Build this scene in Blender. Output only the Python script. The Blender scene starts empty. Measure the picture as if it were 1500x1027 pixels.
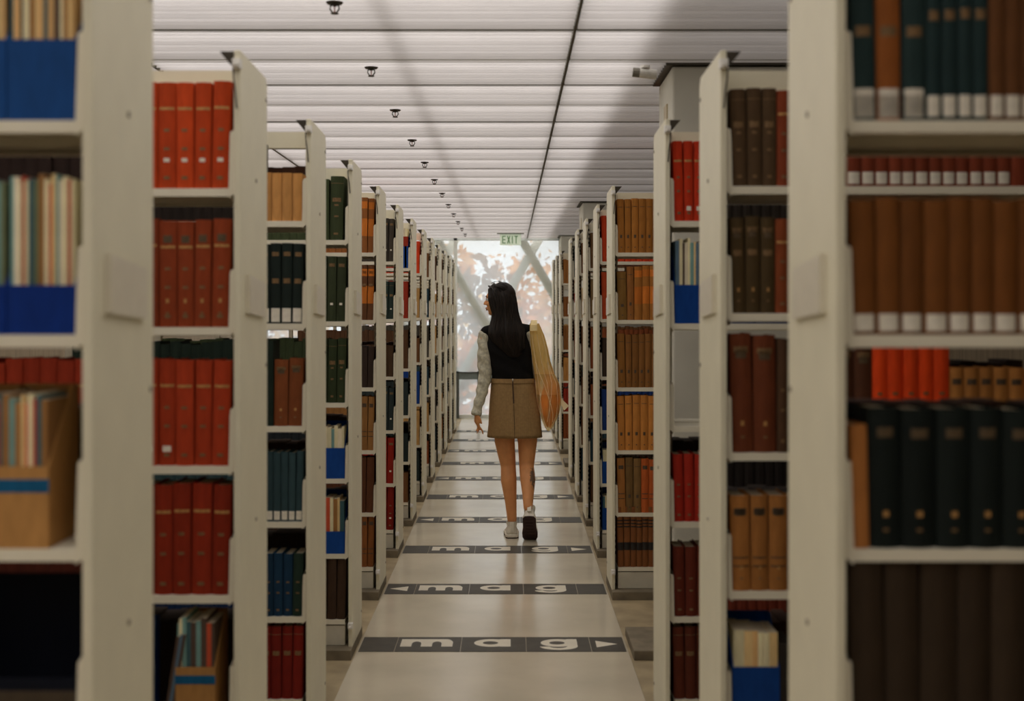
import bpy, bmesh, math, random
from mathutils import Vector, Matrix
R = random.Random(7)
PI = math.pi
scene = bpy.context.scene
col = scene.collection

# ------------------------------------------------------------------ camera
CAMZ = 1.54
cam_d = bpy.data.cameras.new('camera')
cam = bpy.data.objects.new('camera', cam_d); col.objects.link(cam)
cam.location = (0, 0, CAMZ); cam.rotation_euler = (PI/2, 0, 0)
cam_d.sensor_width = 36.0
cam_d.lens = 1964.0/1500.0*36.0
cam_d.shift_x = 3.0/1500.0
cam_d.shift_y = -54.5/1500.0
cam_d.clip_start = 0.05; cam_d.clip_end = 300
cam_d.dof.use_dof = True
cam_d.dof.focus_distance = 9.0
cam_d.dof.aperture_fstop = 2.9
scene.camera = cam

# ------------------------------------------------------------------ sky and exposure
SKY = 1.6
CEIL_LIGHT = 1.62
world = bpy.data.worlds.new('overcast_sky'); scene.world = world
world.use_nodes = True
bg = world.node_tree.nodes['Background']
bg.inputs['Color'].default_value = (0.86, 0.92, 1.0, 1)
bg.inputs['Strength'].default_value = SKY
vs = scene.view_settings
vs.view_transform = 'Standard'; vs.look = 'None'; vs.gamma = 1.0; vs.use_curve_mapping = False
vs.exposure = 0.0

# ------------------------------------------------------------------ materials
def lin(c):
    c = c/255.0
    return c/12.92 if c <= 0.04045 else ((c+0.055)/1.055)**2.4
def rgb(t, g=1.0):
    return tuple(min(0.9, lin(c)*g) for c in t) + (1,)
MATS = {}
def mat(name, colr, rough=0.6, metal=0.0, var=0.10, scale=30.0, bump=0.0, rnd=0.0, spec=0.4, stretch=None, coat=0.0):
    if name in MATS: return MATS[name]
    m = bpy.data.materials.new(name); m.use_nodes = True
    nt = m.node_tree; b = nt.nodes['Principled BSDF']
    b.inputs['Roughness'].default_value = rough
    b.inputs['Metallic'].default_value = metal
    b.inputs['Specular IOR Level'].default_value = spec
    b.inputs['Coat Weight'].default_value = coat
    tc = nt.nodes.new('ShaderNodeTexCoord')
    src = tc.outputs['Object']
    if stretch:
        mp = nt.nodes.new('ShaderNodeMapping'); mp.inputs['Scale'].default_value = stretch
        nt.links.new(src, mp.inputs['Vector']); src = mp.outputs['Vector']
    nz = nt.nodes.new('ShaderNodeTexNoise'); nz.inputs['Scale'].default_value = scale; nz.inputs['Detail'].default_value = 5
    nt.links.new(src, nz.inputs['Vector'])
    ramp = nt.nodes.new('ShaderNodeMapRange')
    ramp.inputs['From Min'].default_value = 0.3; ramp.inputs['From Max'].default_value = 0.7
    ramp.inputs['To Min'].default_value = 1-var; ramp.inputs['To Max'].default_value = 1+var
    nt.links.new(nz.outputs['Fac'], ramp.inputs['Value'])
    val = ramp.outputs['Result']
    if rnd:
        oi = nt.nodes.new('ShaderNodeObjectInfo')
        mr = nt.nodes.new('ShaderNodeMapRange'); mr.inputs['To Min'].default_value = 1-rnd; mr.inputs['To Max'].default_value = 1+rnd
        nt.links.new(oi.outputs['Random'], mr.inputs['Value'])
        mu = nt.nodes.new('ShaderNodeMath'); mu.operation = 'MULTIPLY'
        nt.links.new(val, mu.inputs[0]); nt.links.new(mr.outputs['Result'], mu.inputs[1]); val = mu.outputs[0]
    vm = nt.nodes.new('ShaderNodeVectorMath'); vm.operation = 'SCALE'
    vm.inputs[0].default_value = colr[:3]
    nt.links.new(val, vm.inputs['Scale'])
    nt.links.new(vm.outputs['Vector'], b.inputs['Base Color'])
    if bump:
        bp = nt.nodes.new('ShaderNodeBump'); bp.inputs['Strength'].default_value = bump; bp.inputs['Distance'].default_value = 0.002
        nt.links.new(nz.outputs['Fac'], bp.inputs['Height']); nt.links.new(bp.outputs['Normal'], b.inputs['Normal'])
    MATS[name] = m
    return m
BOOK_GAIN = 1.75
def cloth(c):
    r_, g_, b_ = rgb(c, BOOK_GAIN)[:3]
    lo = min(r_, g_, b_)*.22
    return mat('book_cloth_%d_%d_%d' % c, (r_, max(.004, g_-lo*.6), max(.003, b_-lo)) if r_ > b_ else (max(.003, r_-lo), g_, b_), 0.72, var=0.13, scale=60, bump=0.15, rnd=0.14, stretch=(1, 1, .25), spec=.18)
M_paint = mat('shelf_paint', (0.82, 0.775, 0.595, 1), 0.42, var=0.03, scale=9, bump=0.03, spec=0.4)
M_paint2 = mat('shelf_paint_worn', (0.66, 0.62, 0.50, 1), 0.5, var=0.06, scale=14)
M_edge = mat('shelf_lip_paint', (0.88, 0.83, 0.67, 1), 0.35, var=0.03, scale=9)
M_darksteel = mat('dark_steel', (0.055, 0.045, 0.03, 1), 0.5, metal=0.3)
M_screw = mat('screw_steel', (0.30, 0.27, 0.22, 1), 0.4, metal=0.6)
M_bolt = mat('pale_bolt', (0.82, 0.80, 0.74, 1), 0.3, metal=0.1)
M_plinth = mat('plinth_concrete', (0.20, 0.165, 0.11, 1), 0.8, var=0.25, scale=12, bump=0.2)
M_paper = mat('paper_edges', (0.62, 0.54, 0.40, 1), 0.9, var=0.2, scale=200, stretch=(6, 1, .05))
M_white = mat('white_label', (0.85, 0.80, 0.68, 1), 0.6, var=0.1, scale=60)
M_gold = mat('gilt', (0.55, 0.30, 0.10, 1), 0.42, metal=0.25, var=0.3, scale=150)
M_goldd = mat('gilt_dull', (0.22, 0.13, 0.055, 1), 0.5, metal=0.2, var=0.35, scale=150)
M_black = mat('black_band', (0.02, 0.017, 0.015, 1), 0.5)
M_print = mat('dark_print', (0.09, 0.06, 0.035, 1), 0.6, var=0.3, scale=150)
M_rubber = mat('rubber_tile', (0.056, 0.050, 0.036, 1), 0.5, var=0.18, scale=14, rnd=0.12)
M_letter = mat('letter_inlay', (0.80, 0.74, 0.60, 1), 0.45, var=0.05, scale=12)
M_glassframe = mat('window_steel', (0.84, 0.86, 0.80, 1), 0.5, var=0.05)
M_wall = mat('wall_paint', (0.70, 0.67, 0.58, 1), 0.8, var=0.04, scale=4)
M_wall2 = mat('wall_dark', (0.30, 0.24, 0.16, 1), 0.7, var=0.15, scale=6, stretch=(4, 4, .3))  # unseen walls kept dark to cut bounce onto the near shelves
M_column = mat('column_concrete', (0.66, 0.64, 0.55, 1), 0.8, var=0.06, scale=5, bump=0.1)

def floor_mat():
    m = mat('polished_concrete', (0.66, 0.59, 0.45, 1), 0.30, var=0.10, scale=2.2, spec=0.5)
    nt = m.node_tree; b = nt.nodes['Principled BSDF']
    tc = nt.nodes.new('ShaderNodeTexCoord')
    nz = nt.nodes.new('ShaderNodeTexNoise'); nz.inputs['Scale'].default_value = 1.6; nz.inputs['Detail'].default_value = 8
    mr = nt.nodes.new('ShaderNodeMapRange'); mr.inputs['To Min'].default_value = 0.13; mr.inputs['To Max'].default_value = 0.27
    nt.links.new(tc.outputs['Object'], nz.inputs['Vector']); nt.links.new(nz.outputs['Fac'], mr.inputs['Value'])
    nt.links.new(mr.outputs['Result'], b.inputs['Roughness'])
    return m
M_floor = floor_mat()
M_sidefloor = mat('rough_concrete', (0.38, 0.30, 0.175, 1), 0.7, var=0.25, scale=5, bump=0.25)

def ceiling_mat():
    """Backlit translucent panel: the glow of tubes and the shadow of a beam are painted into its emission."""
    m = bpy.data.materials.new('backlit_panel'); m.use_nodes = True
    nt = m.node_tree; N = nt.nodes; L = nt.links
    b = N['Principled BSDF']; b.inputs['Base Color'].default_value = (0.60, 0.57, 0.50, 1); b.inputs['Roughness'].default_value = 0.5
    tc = N.new('ShaderNodeTexCoord'); geo = N.new('ShaderNodeNewGeometry')
    so = N.new('ShaderNodeSeparateXYZ'); L.new(tc.outputs['Object'], so.inputs[0])
    sw = N.new('ShaderNodeSeparateXYZ'); L.new(geo.outputs['Position'], sw.inputs[0])
    # glow bands of fluorescent tubes painted into the emission across each panel
    cr = N.new('ShaderNodeValToRGB'); e = cr.color_ramp.elements
    pts = [(0, .95), (.12, 1.25), (.26, 1.25), (.38, .9), (.5, 1.0), (.62, .82), (.72, .98), (.86, .66), (1, .66)]
    e[0].position = 0; e[0].color = (pts[0][1],)*3+(1,); e[1].position = 1; e[1].color = (pts[-1][1],)*3+(1,)
    for p, v in pts[1:-1]:
        q = e.new(p); q.color = (v, v, v, 1)
    mr = N.new('ShaderNodeMapRange'); mr.inputs['From Min'].default_value = -.31; mr.inputs['From Max'].default_value = .31
    L.new(so.outputs['Y'], mr.inputs['Value']); L.new(mr.outputs['Result'], cr.inputs['Fac'])
    # corrugations of the sheet
    wv = N.new('ShaderNodeTexNoise'); wv.inputs['Scale'].default_value = 1.0; wv.inputs['Detail'].default_value = 3
    mp = N.new('ShaderNodeMapping'); mp.inputs['Scale'].default_value = (.25, 9, 1)
    L.new(geo.outputs['Position'], mp.inputs[0]); L.new(mp.outputs[0], wv.inputs['Vector'])
    mr2 = N.new('ShaderNodeMapRange'); mr2.inputs['From Min'].default_value = .3; mr2.inputs['From Max'].default_value = .7; mr2.inputs['To Min'].default_value = .90; mr2.inputs['To Max'].default_value = 1.08
    L.new(wv.outputs['Fac'], mr2.inputs['Value'])
    # painted into emission: beam shadow at x=-.46, and dim strip beyond x=.56
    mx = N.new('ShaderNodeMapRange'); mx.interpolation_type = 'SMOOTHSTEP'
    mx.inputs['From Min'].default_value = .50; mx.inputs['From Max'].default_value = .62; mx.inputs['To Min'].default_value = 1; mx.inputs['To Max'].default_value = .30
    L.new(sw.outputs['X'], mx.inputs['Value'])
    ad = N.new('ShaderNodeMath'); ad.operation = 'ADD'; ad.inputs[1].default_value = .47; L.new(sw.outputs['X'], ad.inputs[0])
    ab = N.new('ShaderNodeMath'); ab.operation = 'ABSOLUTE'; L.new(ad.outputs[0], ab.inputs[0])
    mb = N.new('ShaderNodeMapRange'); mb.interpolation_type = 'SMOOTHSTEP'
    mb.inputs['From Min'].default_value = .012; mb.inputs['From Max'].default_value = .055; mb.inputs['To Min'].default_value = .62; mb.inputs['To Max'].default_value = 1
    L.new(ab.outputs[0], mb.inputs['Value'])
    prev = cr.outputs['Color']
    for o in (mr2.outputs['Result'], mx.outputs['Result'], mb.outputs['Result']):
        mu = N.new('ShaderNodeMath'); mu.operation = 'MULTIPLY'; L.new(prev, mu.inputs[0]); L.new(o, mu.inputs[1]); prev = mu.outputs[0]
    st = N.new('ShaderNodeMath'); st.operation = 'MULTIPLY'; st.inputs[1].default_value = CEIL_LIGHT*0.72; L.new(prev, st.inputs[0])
    b.inputs['Emission Color'].default_value = (1.0, 0.945, 0.91, 1)
    L.new(st.outputs[0], b.inputs['Emission Strength'])
    return m
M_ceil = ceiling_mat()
M_blade = mat('added_blade_white', (0.86, 0.84, 0.845, 1), .5, var=.03, scale=3)

def glass_mat():
    m = bpy.data.materials.new('fritted_glass'); m.use_nodes = True
    nt = m.node_tree; N = nt.nodes; L = nt.links
    N.remove(N['Principled BSDF']); out = N['Material Output']
    t = N.new('ShaderNodeBsdfTransparent'); t.inputs[0].default_value = (.97, .97, .95, 1)
    d = N.new('ShaderNodeBsdfTranslucent'); d.inputs[0].default_value = (.92, .92, .92, 1)
    g = N.new('ShaderNodeBsdfGlossy'); g.inputs['Roughness'].default_value = .05
    mx = N.new('ShaderNodeMixShader'); mx.inputs[0].default_value = .37
    mg = N.new('ShaderNodeMixShader'); mg.inputs[0].default_value = .04
    L.new(t.outputs[0], mx.inputs[1]); L.new(d.outputs[0], mx.inputs[2])
    L.new(mx.outputs[0], mg.inputs[1]); L.new(g.outputs[0], mg.inputs[2]); L.new(mg.outputs[0], out.inputs[0])
    return m
M_glass = glass_mat()

# ------------------------------------------------------------------ mesh helpers
class MB:
    def __init__(self): self.v = []; self.f = []; self.mi = []; self.cur = 0
    def add(self, vs_, fs):
        n = len(self.v); self.v += [tuple(p) for p in vs_]
        for f in fs: self.f.append(tuple(i+n for i in f)); self.mi.append(self.cur)
    def box(self, x0, x1, y0, y1, z0, z1):
        self.add([(x0,y0,z0),(x1,y0,z0),(x1,y1,z0),(x0,y1,z0),(x0,y0,z1),(x1,y0,z1),(x1,y1,z1),(x0,y1,z1)],
                 [(0,3,2,1),(4,5,6,7),(0,1,5,4),(1,2,6,5),(2,3,7,6),(3,0,4,7)])
    def prism(self, poly, axis, a, b):
        n = len(poly)
        def P(p, t):
            if axis == 'x': return (t, p[0], p[1])
            if axis == 'y': return (p[0], t, p[1])
            return (p[0], p[1], t)
        vs_ = [P(p, a) for p in poly]+[P(p, b) for p in poly]
        self.add(vs_, [tuple(range(n))[::-1], tuple(range(n, 2*n))]+[(i, (i+1) % n, n+(i+1) % n, n+i) for i in range(n)])
    def tube(self, pts, rad, seg=8, cap=True):
        pts = [Vector(p) for p in pts]; n = len(pts)
        if not isinstance(rad, (list, tuple)): rad = [rad]*n
        rings = []; up = Vector((0.31, 0.17, 1)).normalized()
        for i, p in enumerate(pts):
            d = (pts[min(i+1, n-1)]-pts[max(i-1, 0)]).normalized()
            u = d.cross(up)
            if u.length < .05: u = d.cross(Vector((1, 0.2, 0)))
            u.normalize(); w = d.cross(u)
            rings.append([p+(u*math.cos(2*PI*k/seg)+w*math.sin(2*PI*k/seg))*rad[i] for k in range(seg)])
        vs_ = [q for r in rings for q in r]; fs = []
        for i in range(n-1):
            for k in range(seg):
                k2 = (k+1) % seg; fs.append((i*seg+k, i*seg+k2, (i+1)*seg+k2, (i+1)*seg+k))
        if cap: fs += [tuple(range(seg))[::-1], tuple(range((n-1)*seg, n*seg))]
        self.add(vs_, fs)
    def loft(self, rings, cap=True):
        seg = len(rings[0]); n = len(rings)
        fs = []
        for i in range(n-1):
            for k in range(seg):
                k2 = (k+1) % seg; fs.append((i*seg+k, i*seg+k2, (i+1)*seg+k2, (i+1)*seg+k))
        if cap: fs += [tuple(range(seg))[::-1], tuple(range((n-1)*seg, n*seg))]
        self.add([q for r in rings for q in r], fs)
    def ball(self, c, r, seg=14, rings=9, rot=None):
        if not isinstance(r, (list, tuple)): r = (r, r, r)
        c = Vector(c); vs_ = []
        def T(x, y, z):
            p = Vector((x*r[0], y*r[1], z*r[2]))
            if rot is not None: p = rot @ p
            return c+p
        vs_.append(T(0, 0, -1))
        for i in range(1, rings):
            a = -PI/2+PI*i/rings
            for k in range(seg): vs_.append(T(math.cos(a)*math.cos(2*PI*k/seg), math.cos(a)*math.sin(2*PI*k/seg), math.sin(a)))
        vs_.append(T(0, 0, 1)); fs = []
        for k in range(seg): fs.append((0, 1+(k+1) % seg, 1+k))
        for i in range(rings-2):
            for k in range(seg):
                a = 1+i*seg; k2 = (k+1) % seg; fs.append((a+k, a+k2, a+seg+k2, a+seg+k))
        last = len(vs_)-1; a = 1+(rings-2)*seg
        for k in range(seg): fs.append((a+k, a+(k+1) % seg, last))
        self.add(vs_, fs)
    def cone(self, p0, r0, p1, r1, seg=12):
        """tapered capsule"""
        self.ball(p0, r0, seg, 8); self.ball(p1, r1, seg, 8); self.tube([p0, p1], [r0, r1], seg)
    def mesh(self, name, mats, smooth=False):
        me = bpy.data.meshes.new(name); me.from_pydata(self.v, [], self.f)
        for m in (mats if isinstance(mats, (list, tuple)) else [mats]): me.materials.append(m)
        if any(self.mi): me.polygons.foreach_set('material_index', self.mi)
        if smooth: me.polygons.foreach_set('use_smooth', [True]*len(me.polygons))
        me.update(); return me
    def build(self, name, mats, parent=None, loc=(0, 0, 0), smooth=False, fix=False):
        me = self.mesh(name, mats, smooth)
        if fix:
            bm = bmesh.new(); bm.from_mesh(me); bmesh.ops.recalc_face_normals(bm, faces=bm.faces); bm.to_mesh(me); bm.free()
        return link(name, me, parent, loc)
def link(name, me, parent=None, loc=(0, 0, 0), rot=None):
    o = bpy.data.objects.new(name, me); col.objects.link(o)
    if parent is not None: o.parent = parent
    o.location = loc
    if rot: o.rotation_euler = rot
    return o
def empty(name, loc=(0, 0, 0), rz=0):
    o = bpy.data.objects.new(name, None); col.objects.link(o); o.location = loc; o.rotation_euler = (0, 0, rz); o.empty_display_size = .1
    return o
def tag(o, label, cat, group=None):
    o['label'] = label; o['category'] = cat
    if group: o['group'] = group
    return o
def struct(o): o['kind'] = 'structure'; return o
def bevel(o, w=.003, seg=2):
    m = o.modifiers.new('edge', 'BEVEL'); m.width = w; m.segments = seg; m.limit_method = 'ANGLE'; return o
CACHE = {}
def cached(key, fn):
    if key not in CACHE: CACHE[key] = fn()
    return CACHE[key]
ORD = ['first', 'second', 'third', 'fourth', 'fifth', 'sixth', 'seventh', 'eighth', 'ninth', 'tenth', 'eleventh', 'twelfth', 'thirteenth',
       'fourteenth', 'fifteenth', 'sixteenth', 'seventeenth', 'eighteenth', 'nineteenth', 'twentieth', 'twenty-first', 'twenty-second', 'twenty-third', 'twenty-fourth', 'twenty-fifth', 'twenty-sixth', 'twenty-seventh', 'twenty-eighth']
SHELF = ['top', 'second', 'third', 'fourth', 'fifth', 'bottom']

# ------------------------------------------------------------------ room dimensions
XL, XR = 0.71, 0.554               # aisle faces of the two rows of bookcases
PITCH = 1.2525
HALF = 0.195                       # half depth of a bookcase
def yc(k): return 2.475+PITCH*(k-1)
CZ = CAMZ+1.12                     # ceiling
YEND = 19.75
WX = 3.6
KL = list(range(1, 14)); KR = [1, 2, 3, 5, 6, 7, 8, 9, 11, 12, 13]

# ------------------------------------------------------------------ floor
fl = MB(); fl.box(-WX, WX, -3.2, YEND+.2, -.12, -.006)
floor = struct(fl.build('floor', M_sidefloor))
slab = MB(); slab.box(-.70, .54, -3.2, YEND, -.006, 0.0)
bevel(slab.build('walkway_slab', M_floor, floor), .002)
# bays between the plinths
for k in KR+KL:
    pass

# ------------------------------------------------------------------ ceiling of backlit panels
cb = MB(); cb.box(-WX, WX, -3.2, YEND+.2, CZ+.03, CZ+.10)
ceiling = struct(cb.build('ceiling', mat('ceiling_joint', (0.16, 0.14, 0.10, 1), .8)))
xs = [(-3.43, -1.59), (-1.59, .254), (.254, 2.098)]
JY = 5.22
for (a, b) in xs:
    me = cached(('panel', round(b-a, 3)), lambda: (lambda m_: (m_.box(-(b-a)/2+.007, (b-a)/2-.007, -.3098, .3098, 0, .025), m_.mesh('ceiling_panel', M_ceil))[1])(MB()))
    def added_louvre():  # blades added to dim the glowing panels at grazing angles
        m_ = MB()
        for q in range(10): yy = -.2817+.0626*q; m_.box(-(b-a)/2+.008, (b-a)/2-.008, yy-.0012, yy+.0012, -.020, -.0005)
        return m_.mesh('added_blades', M_blade)
    lme = cached(('added_louvre', round(b-a, 3)), added_louvre)
    n = -13
    while JY+.626*n < YEND:
        y = JY+.626*(n+.5)
        if y > -3.2:
            # every second joint is tighter than the next
            zz = CZ+R.uniform(-.0012, .0012)
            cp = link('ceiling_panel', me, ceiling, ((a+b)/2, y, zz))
            lb = link('added_blades', lme, cp); lb['kind'] = 'stuff'
        n += 1

M_joint = mat('joint_olive', (.085, .075, .045, 1), .6); M_joint2 = mat('joint_grey', (.30, .28, .22, 1), .6)
for x in (-1.59, .254):
    b = MB(); b.box(x-.0055, x+.0055, -3.2, YEND, CZ-.0205, CZ+.028); b.build('joint_strip', M_joint, ceiling)
n = -13
while JY+.626*n < YEND:
    hw = .0036 if n % 2 == 0 else .0020
    if JY+.626*n > -3.15:
        b = MB(); b.box(-WX, WX, JY+.626*n-hw, JY+.626*n+hw, CZ-(.0192 if n % 2 == 0 else .0165), CZ+.028); b.build('joint_strip', M_joint if n % 2 == 0 else M_joint2, ceiling)
    n += 1
# ------------------------------------------------------------------ walls
w = MB(); w.box(-WX-.1, -WX, -3.2, YEND+.2, -.1, CZ+.1); struct(w.build('wall_left', M_wall2))
w = MB(); w.box(WX, WX+.1, -3.2, YEND+.2, -.1, CZ+.1); struct(w.build('wall_right', M_wall2))

# ------------------------------------------------------------------ end window: lattice of braces, glass, transom
win = struct(empty('window_1', (0, YEND, 0)))
g = MB(); g.box(-WX, .80, .0, .012, 0, CZ+.05); g.build('glass_pane', M_glass, win)
def at(px, py, Y): return ((px-747)*Y/1964.0, CAMZ-(py-459)*Y/1964.0)
HX = 1.245
def brace(xa, za, xb, zb, yy):
    d = Vector((xb-xa, 0, zb-za)); L_ = d.length; d.normalize(); nrm = Vector((d.z, 0, -d.x))*.062
    a, b = Vector((xa, 0, za)), Vector((xb, 0, zb))
    poly = [a+nrm, b+nrm, b-nrm, a-nrm]
    m_ = MB(); m_.prism([(p.x, p.z) for p in poly], 'y', yy, yy+.10)
    return bevel(m_.build('brace', M_glassframe, win), .008)
zt = CZ+.1; zb0 = 0.0
xa0, za0 = at(763, 352, YEND); xb0, _ = at(791, 352, YEND)
SL = .585
for n in range(-3, 2):
    x = xa0+HX*n; z1 = za0-3.0
    brace(x-SL*.05, za0+.09, x+SL*(za0-.02), .02, .03)
for n in range(-2, 3):
    x = xb0+HX*n
    brace(x+SL*.05, za0+.09, x-SL*(za0-.02), .02, .14)
for x in (-.80, -2.4, .74):
    m_ = MB(); m_.box(x-.025, x+.025, -.05, .0, 0, CZ+.02); m_.build('mullion', M_glassframe, win)
m_ = MB(); m_.box(-WX, .77, -.06, .0, 0.0, .05); m_.build('sill', M_glassframe, win)
m_ = MB(); m_.box(-WX, .77, -.05, .0, CZ-.05, CZ+.02); m_.build('head_rail', mat('head_rail_paint', (.72, .76, .74, 1), .5), win)
m_ = MB(); m_.box(-WX, .77, -.09, -.055, CAMZ-.97, CAMZ-.875); m_.build('transom', mat('transom_steel', (.20, .24, .23, 1), .4), win)
m_ = MB(); m_.box(-WX, .77, -.10, -.055, CAMZ-.875, CAMZ-.86); m_.build('transom_cap', mat('transom_cap_steel', (.08, .08, .07, 1), .5), win)
for x in (-.765, -.46, .42):
    m_ = MB(); m_.box(x-.02, x+.02, -.10, -.06, 0, CAMZ-.85); m_.build('transom_post', mat('transom_post_steel', (.10, .11, .10, 1), .5), win)
w = MB(); w.box(-WX, WX, -3.3, -3.2, -.1, CZ+.1); struct(w.build('wall_front', M_wall2))
w = MB(); w.box(.77, WX, 0, .2, -.1, CZ+.1); struct(w.build('wall_back', M_wall, None, (0, YEND, 0)))

# ------------------------------------------------------------------ exterior
M_lawn = mat('lawn', (.22, .24, .12, 1), .9, var=.3, scale=1.0)
gr = MB(); gr.box(-40, 40, YEND+1.5, 90, -6.2, -6.0); go = gr.build('ground_outside', M_lawn); struct(go)
M_bark = mat('bark', (.12, .095, .07, 1), .9, var=.3, scale=20, bump=.4)
def leafmat(nm, c): return mat(nm, c, .8, var=.35, scale=1.2, spec=.1)
LEAF = {'amber': leafmat('leaf_amber', (.80, .36, .12, 1)), 'rust': leafmat('leaf_rust', (.74, .26, .08, 1)),
        'gold': leafmat('leaf_gold', (.85, .52, .20, 1)), 'green': leafmat('leaf_green', (.16, .36, .19, 1)), 'umber': leafmat('leaf_umber', (.24, .10, .04, 1)), 'moss': leafmat('leaf_moss', (.10, .16, .06, 1))}
def tree(x, y, top, rad, hue, label):
    t = empty('tree', (x, y, -6.0)); tag(t, label, 'tree', 'autumn trees beyond the window')
    rr = random.Random(int(x*100+y*10)); H = top+6.0
    tr = MB(); tr.tube([(0, 0, 0), (.06, .03, H*.3), (-.05, 0, H*.62), (.04, 0, H*.9)], [.22, .17, .11, .03], 9)
    tr.build('trunk', M_bark, t, smooth=True)
    br = []
    for i in range(9):
        a = rr.uniform(0, 2*PI); z0 = H*rr.uniform(.35, .75); l = rad*rr.uniform(.5, .9)
        e = Vector((math.cos(a)*l, math.sin(a)*l, z0+l*rr.uniform(.4, .9)))
        b_ = MB(); b_.tube([(0, 0, z0), (e.x*.5, e.y*.5, (z0+e.z)/2+.1), e], [.07, .045, .012], 6); b_.build('branch', M_bark, t, smooth=True); br.append(e)
    lf = MB()
    cl = [(Vector((max(-.85, min(.85, rr.gauss(0, .42)))*rad, max(-.85, min(.85, rr.gauss(0, .42)))*rad, H-rad*1.25+max(-1, min(1, rr.gauss(0, .55)))*rad)), rr.uniform(.28, .5)*rad) for _ in range(16)]
    for ci_, (c, r_) in enumerate(cl):
        lf.cur = rr.choice([0, 0, 1, 2])
        for _ in range(115):
            d = Vector((rr.gauss(0, 1), rr.gauss(0, 1), rr.gauss(0, 1))).normalized()*r_*rr.uniform(.4, 1.0)
            p = c+d; s = rr.uniform(.09, .21)
            u = Vector((rr.gauss(0, 1), rr.gauss(0, 1), rr.gauss(0, 1))).normalized(); v = u.orthogonal().normalized()
            lf.add([p-u*s, p+v*s*.6, p+u*s, p-v*s*.6], [(0, 1, 2, 3)])
    fo = lf.build('foliage', [LEAF[hue], LEAF[{'rust': 'umber', 'amber': 'rust', 'gold': 'umber', 'green': 'moss'}[hue]], LEAF[{'rust': 'amber', 'amber': 'gold', 'gold': 'amber', 'green': 'gold'}[hue]]], t); fo['kind'] = 'stuff'
for a in [(-2.1, 30, 3.0, 1.9, 'rust', 'rust-leaved tree outside the window at its left side'),
          (-.2, 38, 3.4, 2.7, 'amber', 'amber-leaved tree outside the window behind the woman\'s head'),
          (2.0, 30, 2.2, 1.8, 'gold', 'pale gold tree outside the window beside the crossed braces'),
          (1.5, 24.6, .8, 1.25, 'green', 'green-leaved small tree outside the window at its right side'),
          (-1.5, 24.4, .2, 1.2, 'green', 'low green tree outside the window beside the left bookcases'),
          (-.1, 27.0, -.3, 1.0, 'green', 'lowest green tree outside the window behind the woman\'s legs'),
          (6.4, 40, 3.0, 2.4, 'amber', 'amber-leaved tree farthest right beyond the window'),
          (-6.4, 40, 3.6, 2.5, 'gold', 'pale gold tree farthest left beyond the window'),
          (.2, 52, 4.6, 4.0, 'gold', 'tall pale gold tree most distant beyond the window')]:
    tree(*a)

# ------------------------------------------------------------------ columns
def column(n, k, y0, y1, label):
    c = MB(); c.box(.716, 1.42, y0, y1, 0, CZ-.028)
    o = struct(bevel(c.build('column', M_column), .012, 3))
    d = MB(); d.box(.69, 1.45, y0-.01, y1+.03, CZ-.026, CZ-.002); d.build('shadow_gap_fill', M_darksteel, o)  # dark solid put in for the shaded gap above the column
    d = MB(); d.box(.710, .7165, y0+.16, y0+.27, CZ-.42, CZ-.17); d.build('cover_plate', mat('cover_plate_tan', (.55, .46, .30, 1), .5), o)
    return o
column(1, 4, 5.92, 6.44, '')
column(2, 10, 13.2, 13.85, '')
column(3, 14, 18.85, 19.5, '')

# ------------------------------------------------------------------ plinths under missing bays (k=4 and 10, right)
def plinth_mesh(s, X0, u1):
    p = MB(); xa, xb = sorted((s*(X0-.002), s*(X0+u1))); p.box(xa, xb, -HALF-.07, HALF+.0, -.006, .038); return p
for n, k in enumerate((4, 10)):
    struct(bevel(plinth_mesh(1, XR, .95).build('trim_%d' % (n+1), M_plinth, None, (0, yc(k), 0)), .004))

# ------------------------------------------------------------------ bookcases
LEV = [CAMZ+z for z in (.331, -.037, -.405, -.748, -1.088, -1.385)]
LEVR2 = [CAMZ+z for z in (.337, .0, -.370, -.737, -1.10, -1.385)]
def levels(s, k): return LEVR2 if (s > 0 and k == 2) else LEV
BAY = .92
YF = -HALF+.02                     # shelf front edge, local y
def bx(s, u0, u1, y0, y1, z0, z1):
    m_ = MB(); a, b = sorted((s*u0, s*u1)); m_.box(a, b, y0, y1, z0, z1); return m_
def me_box(name, m, *a):
    return cached((name,)+a, lambda: bx(*a).mesh(name, m))
def panel_mesh(s):
    H0, H1 = .030, CAMZ+.694
    c = .03
    poly = [(-HALF, H0), (HALF-c, H0-.008), (HALF, H0+c), (HALF, H1-.03), (HALF-.025, H1-.008), (-HALF, H1)]
    m_ = MB(); a, b = sorted((0, s*.018)); m_.prism(poly, 'x', a, b); return m_.mesh('end_panel', M_paint)
def bracket_mesh(s, front):
    # side cheek with a turned flange at its front edge, tapering upward
    sg = 1 if front else -1
    m_ = MB(); y0 = YF*sg
    cheek = [(y0, .0), (y0+.012*sg, .145), (y0+.05*sg, .155), (sg*-.03, .155), (sg*-.03, -.03), (y0+.05*sg, -.032), (y0+.008*sg, -.018)]
    a, b = sorted((s*.0325, s*.0350)); m_.prism(cheek, 'x', a, b)
    fl_ = [(s*.019, -.012), (s*.035, -.026), (s*.0355, 0.0), (s*.031, .150), (s*.021, .155)]
    a, b = sorted((y0-.001*sg, y0+.004*sg)); m_.prism(fl_, 'y', a, b)
    return m_.mesh('shelf_bracket', M_edge)
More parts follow.
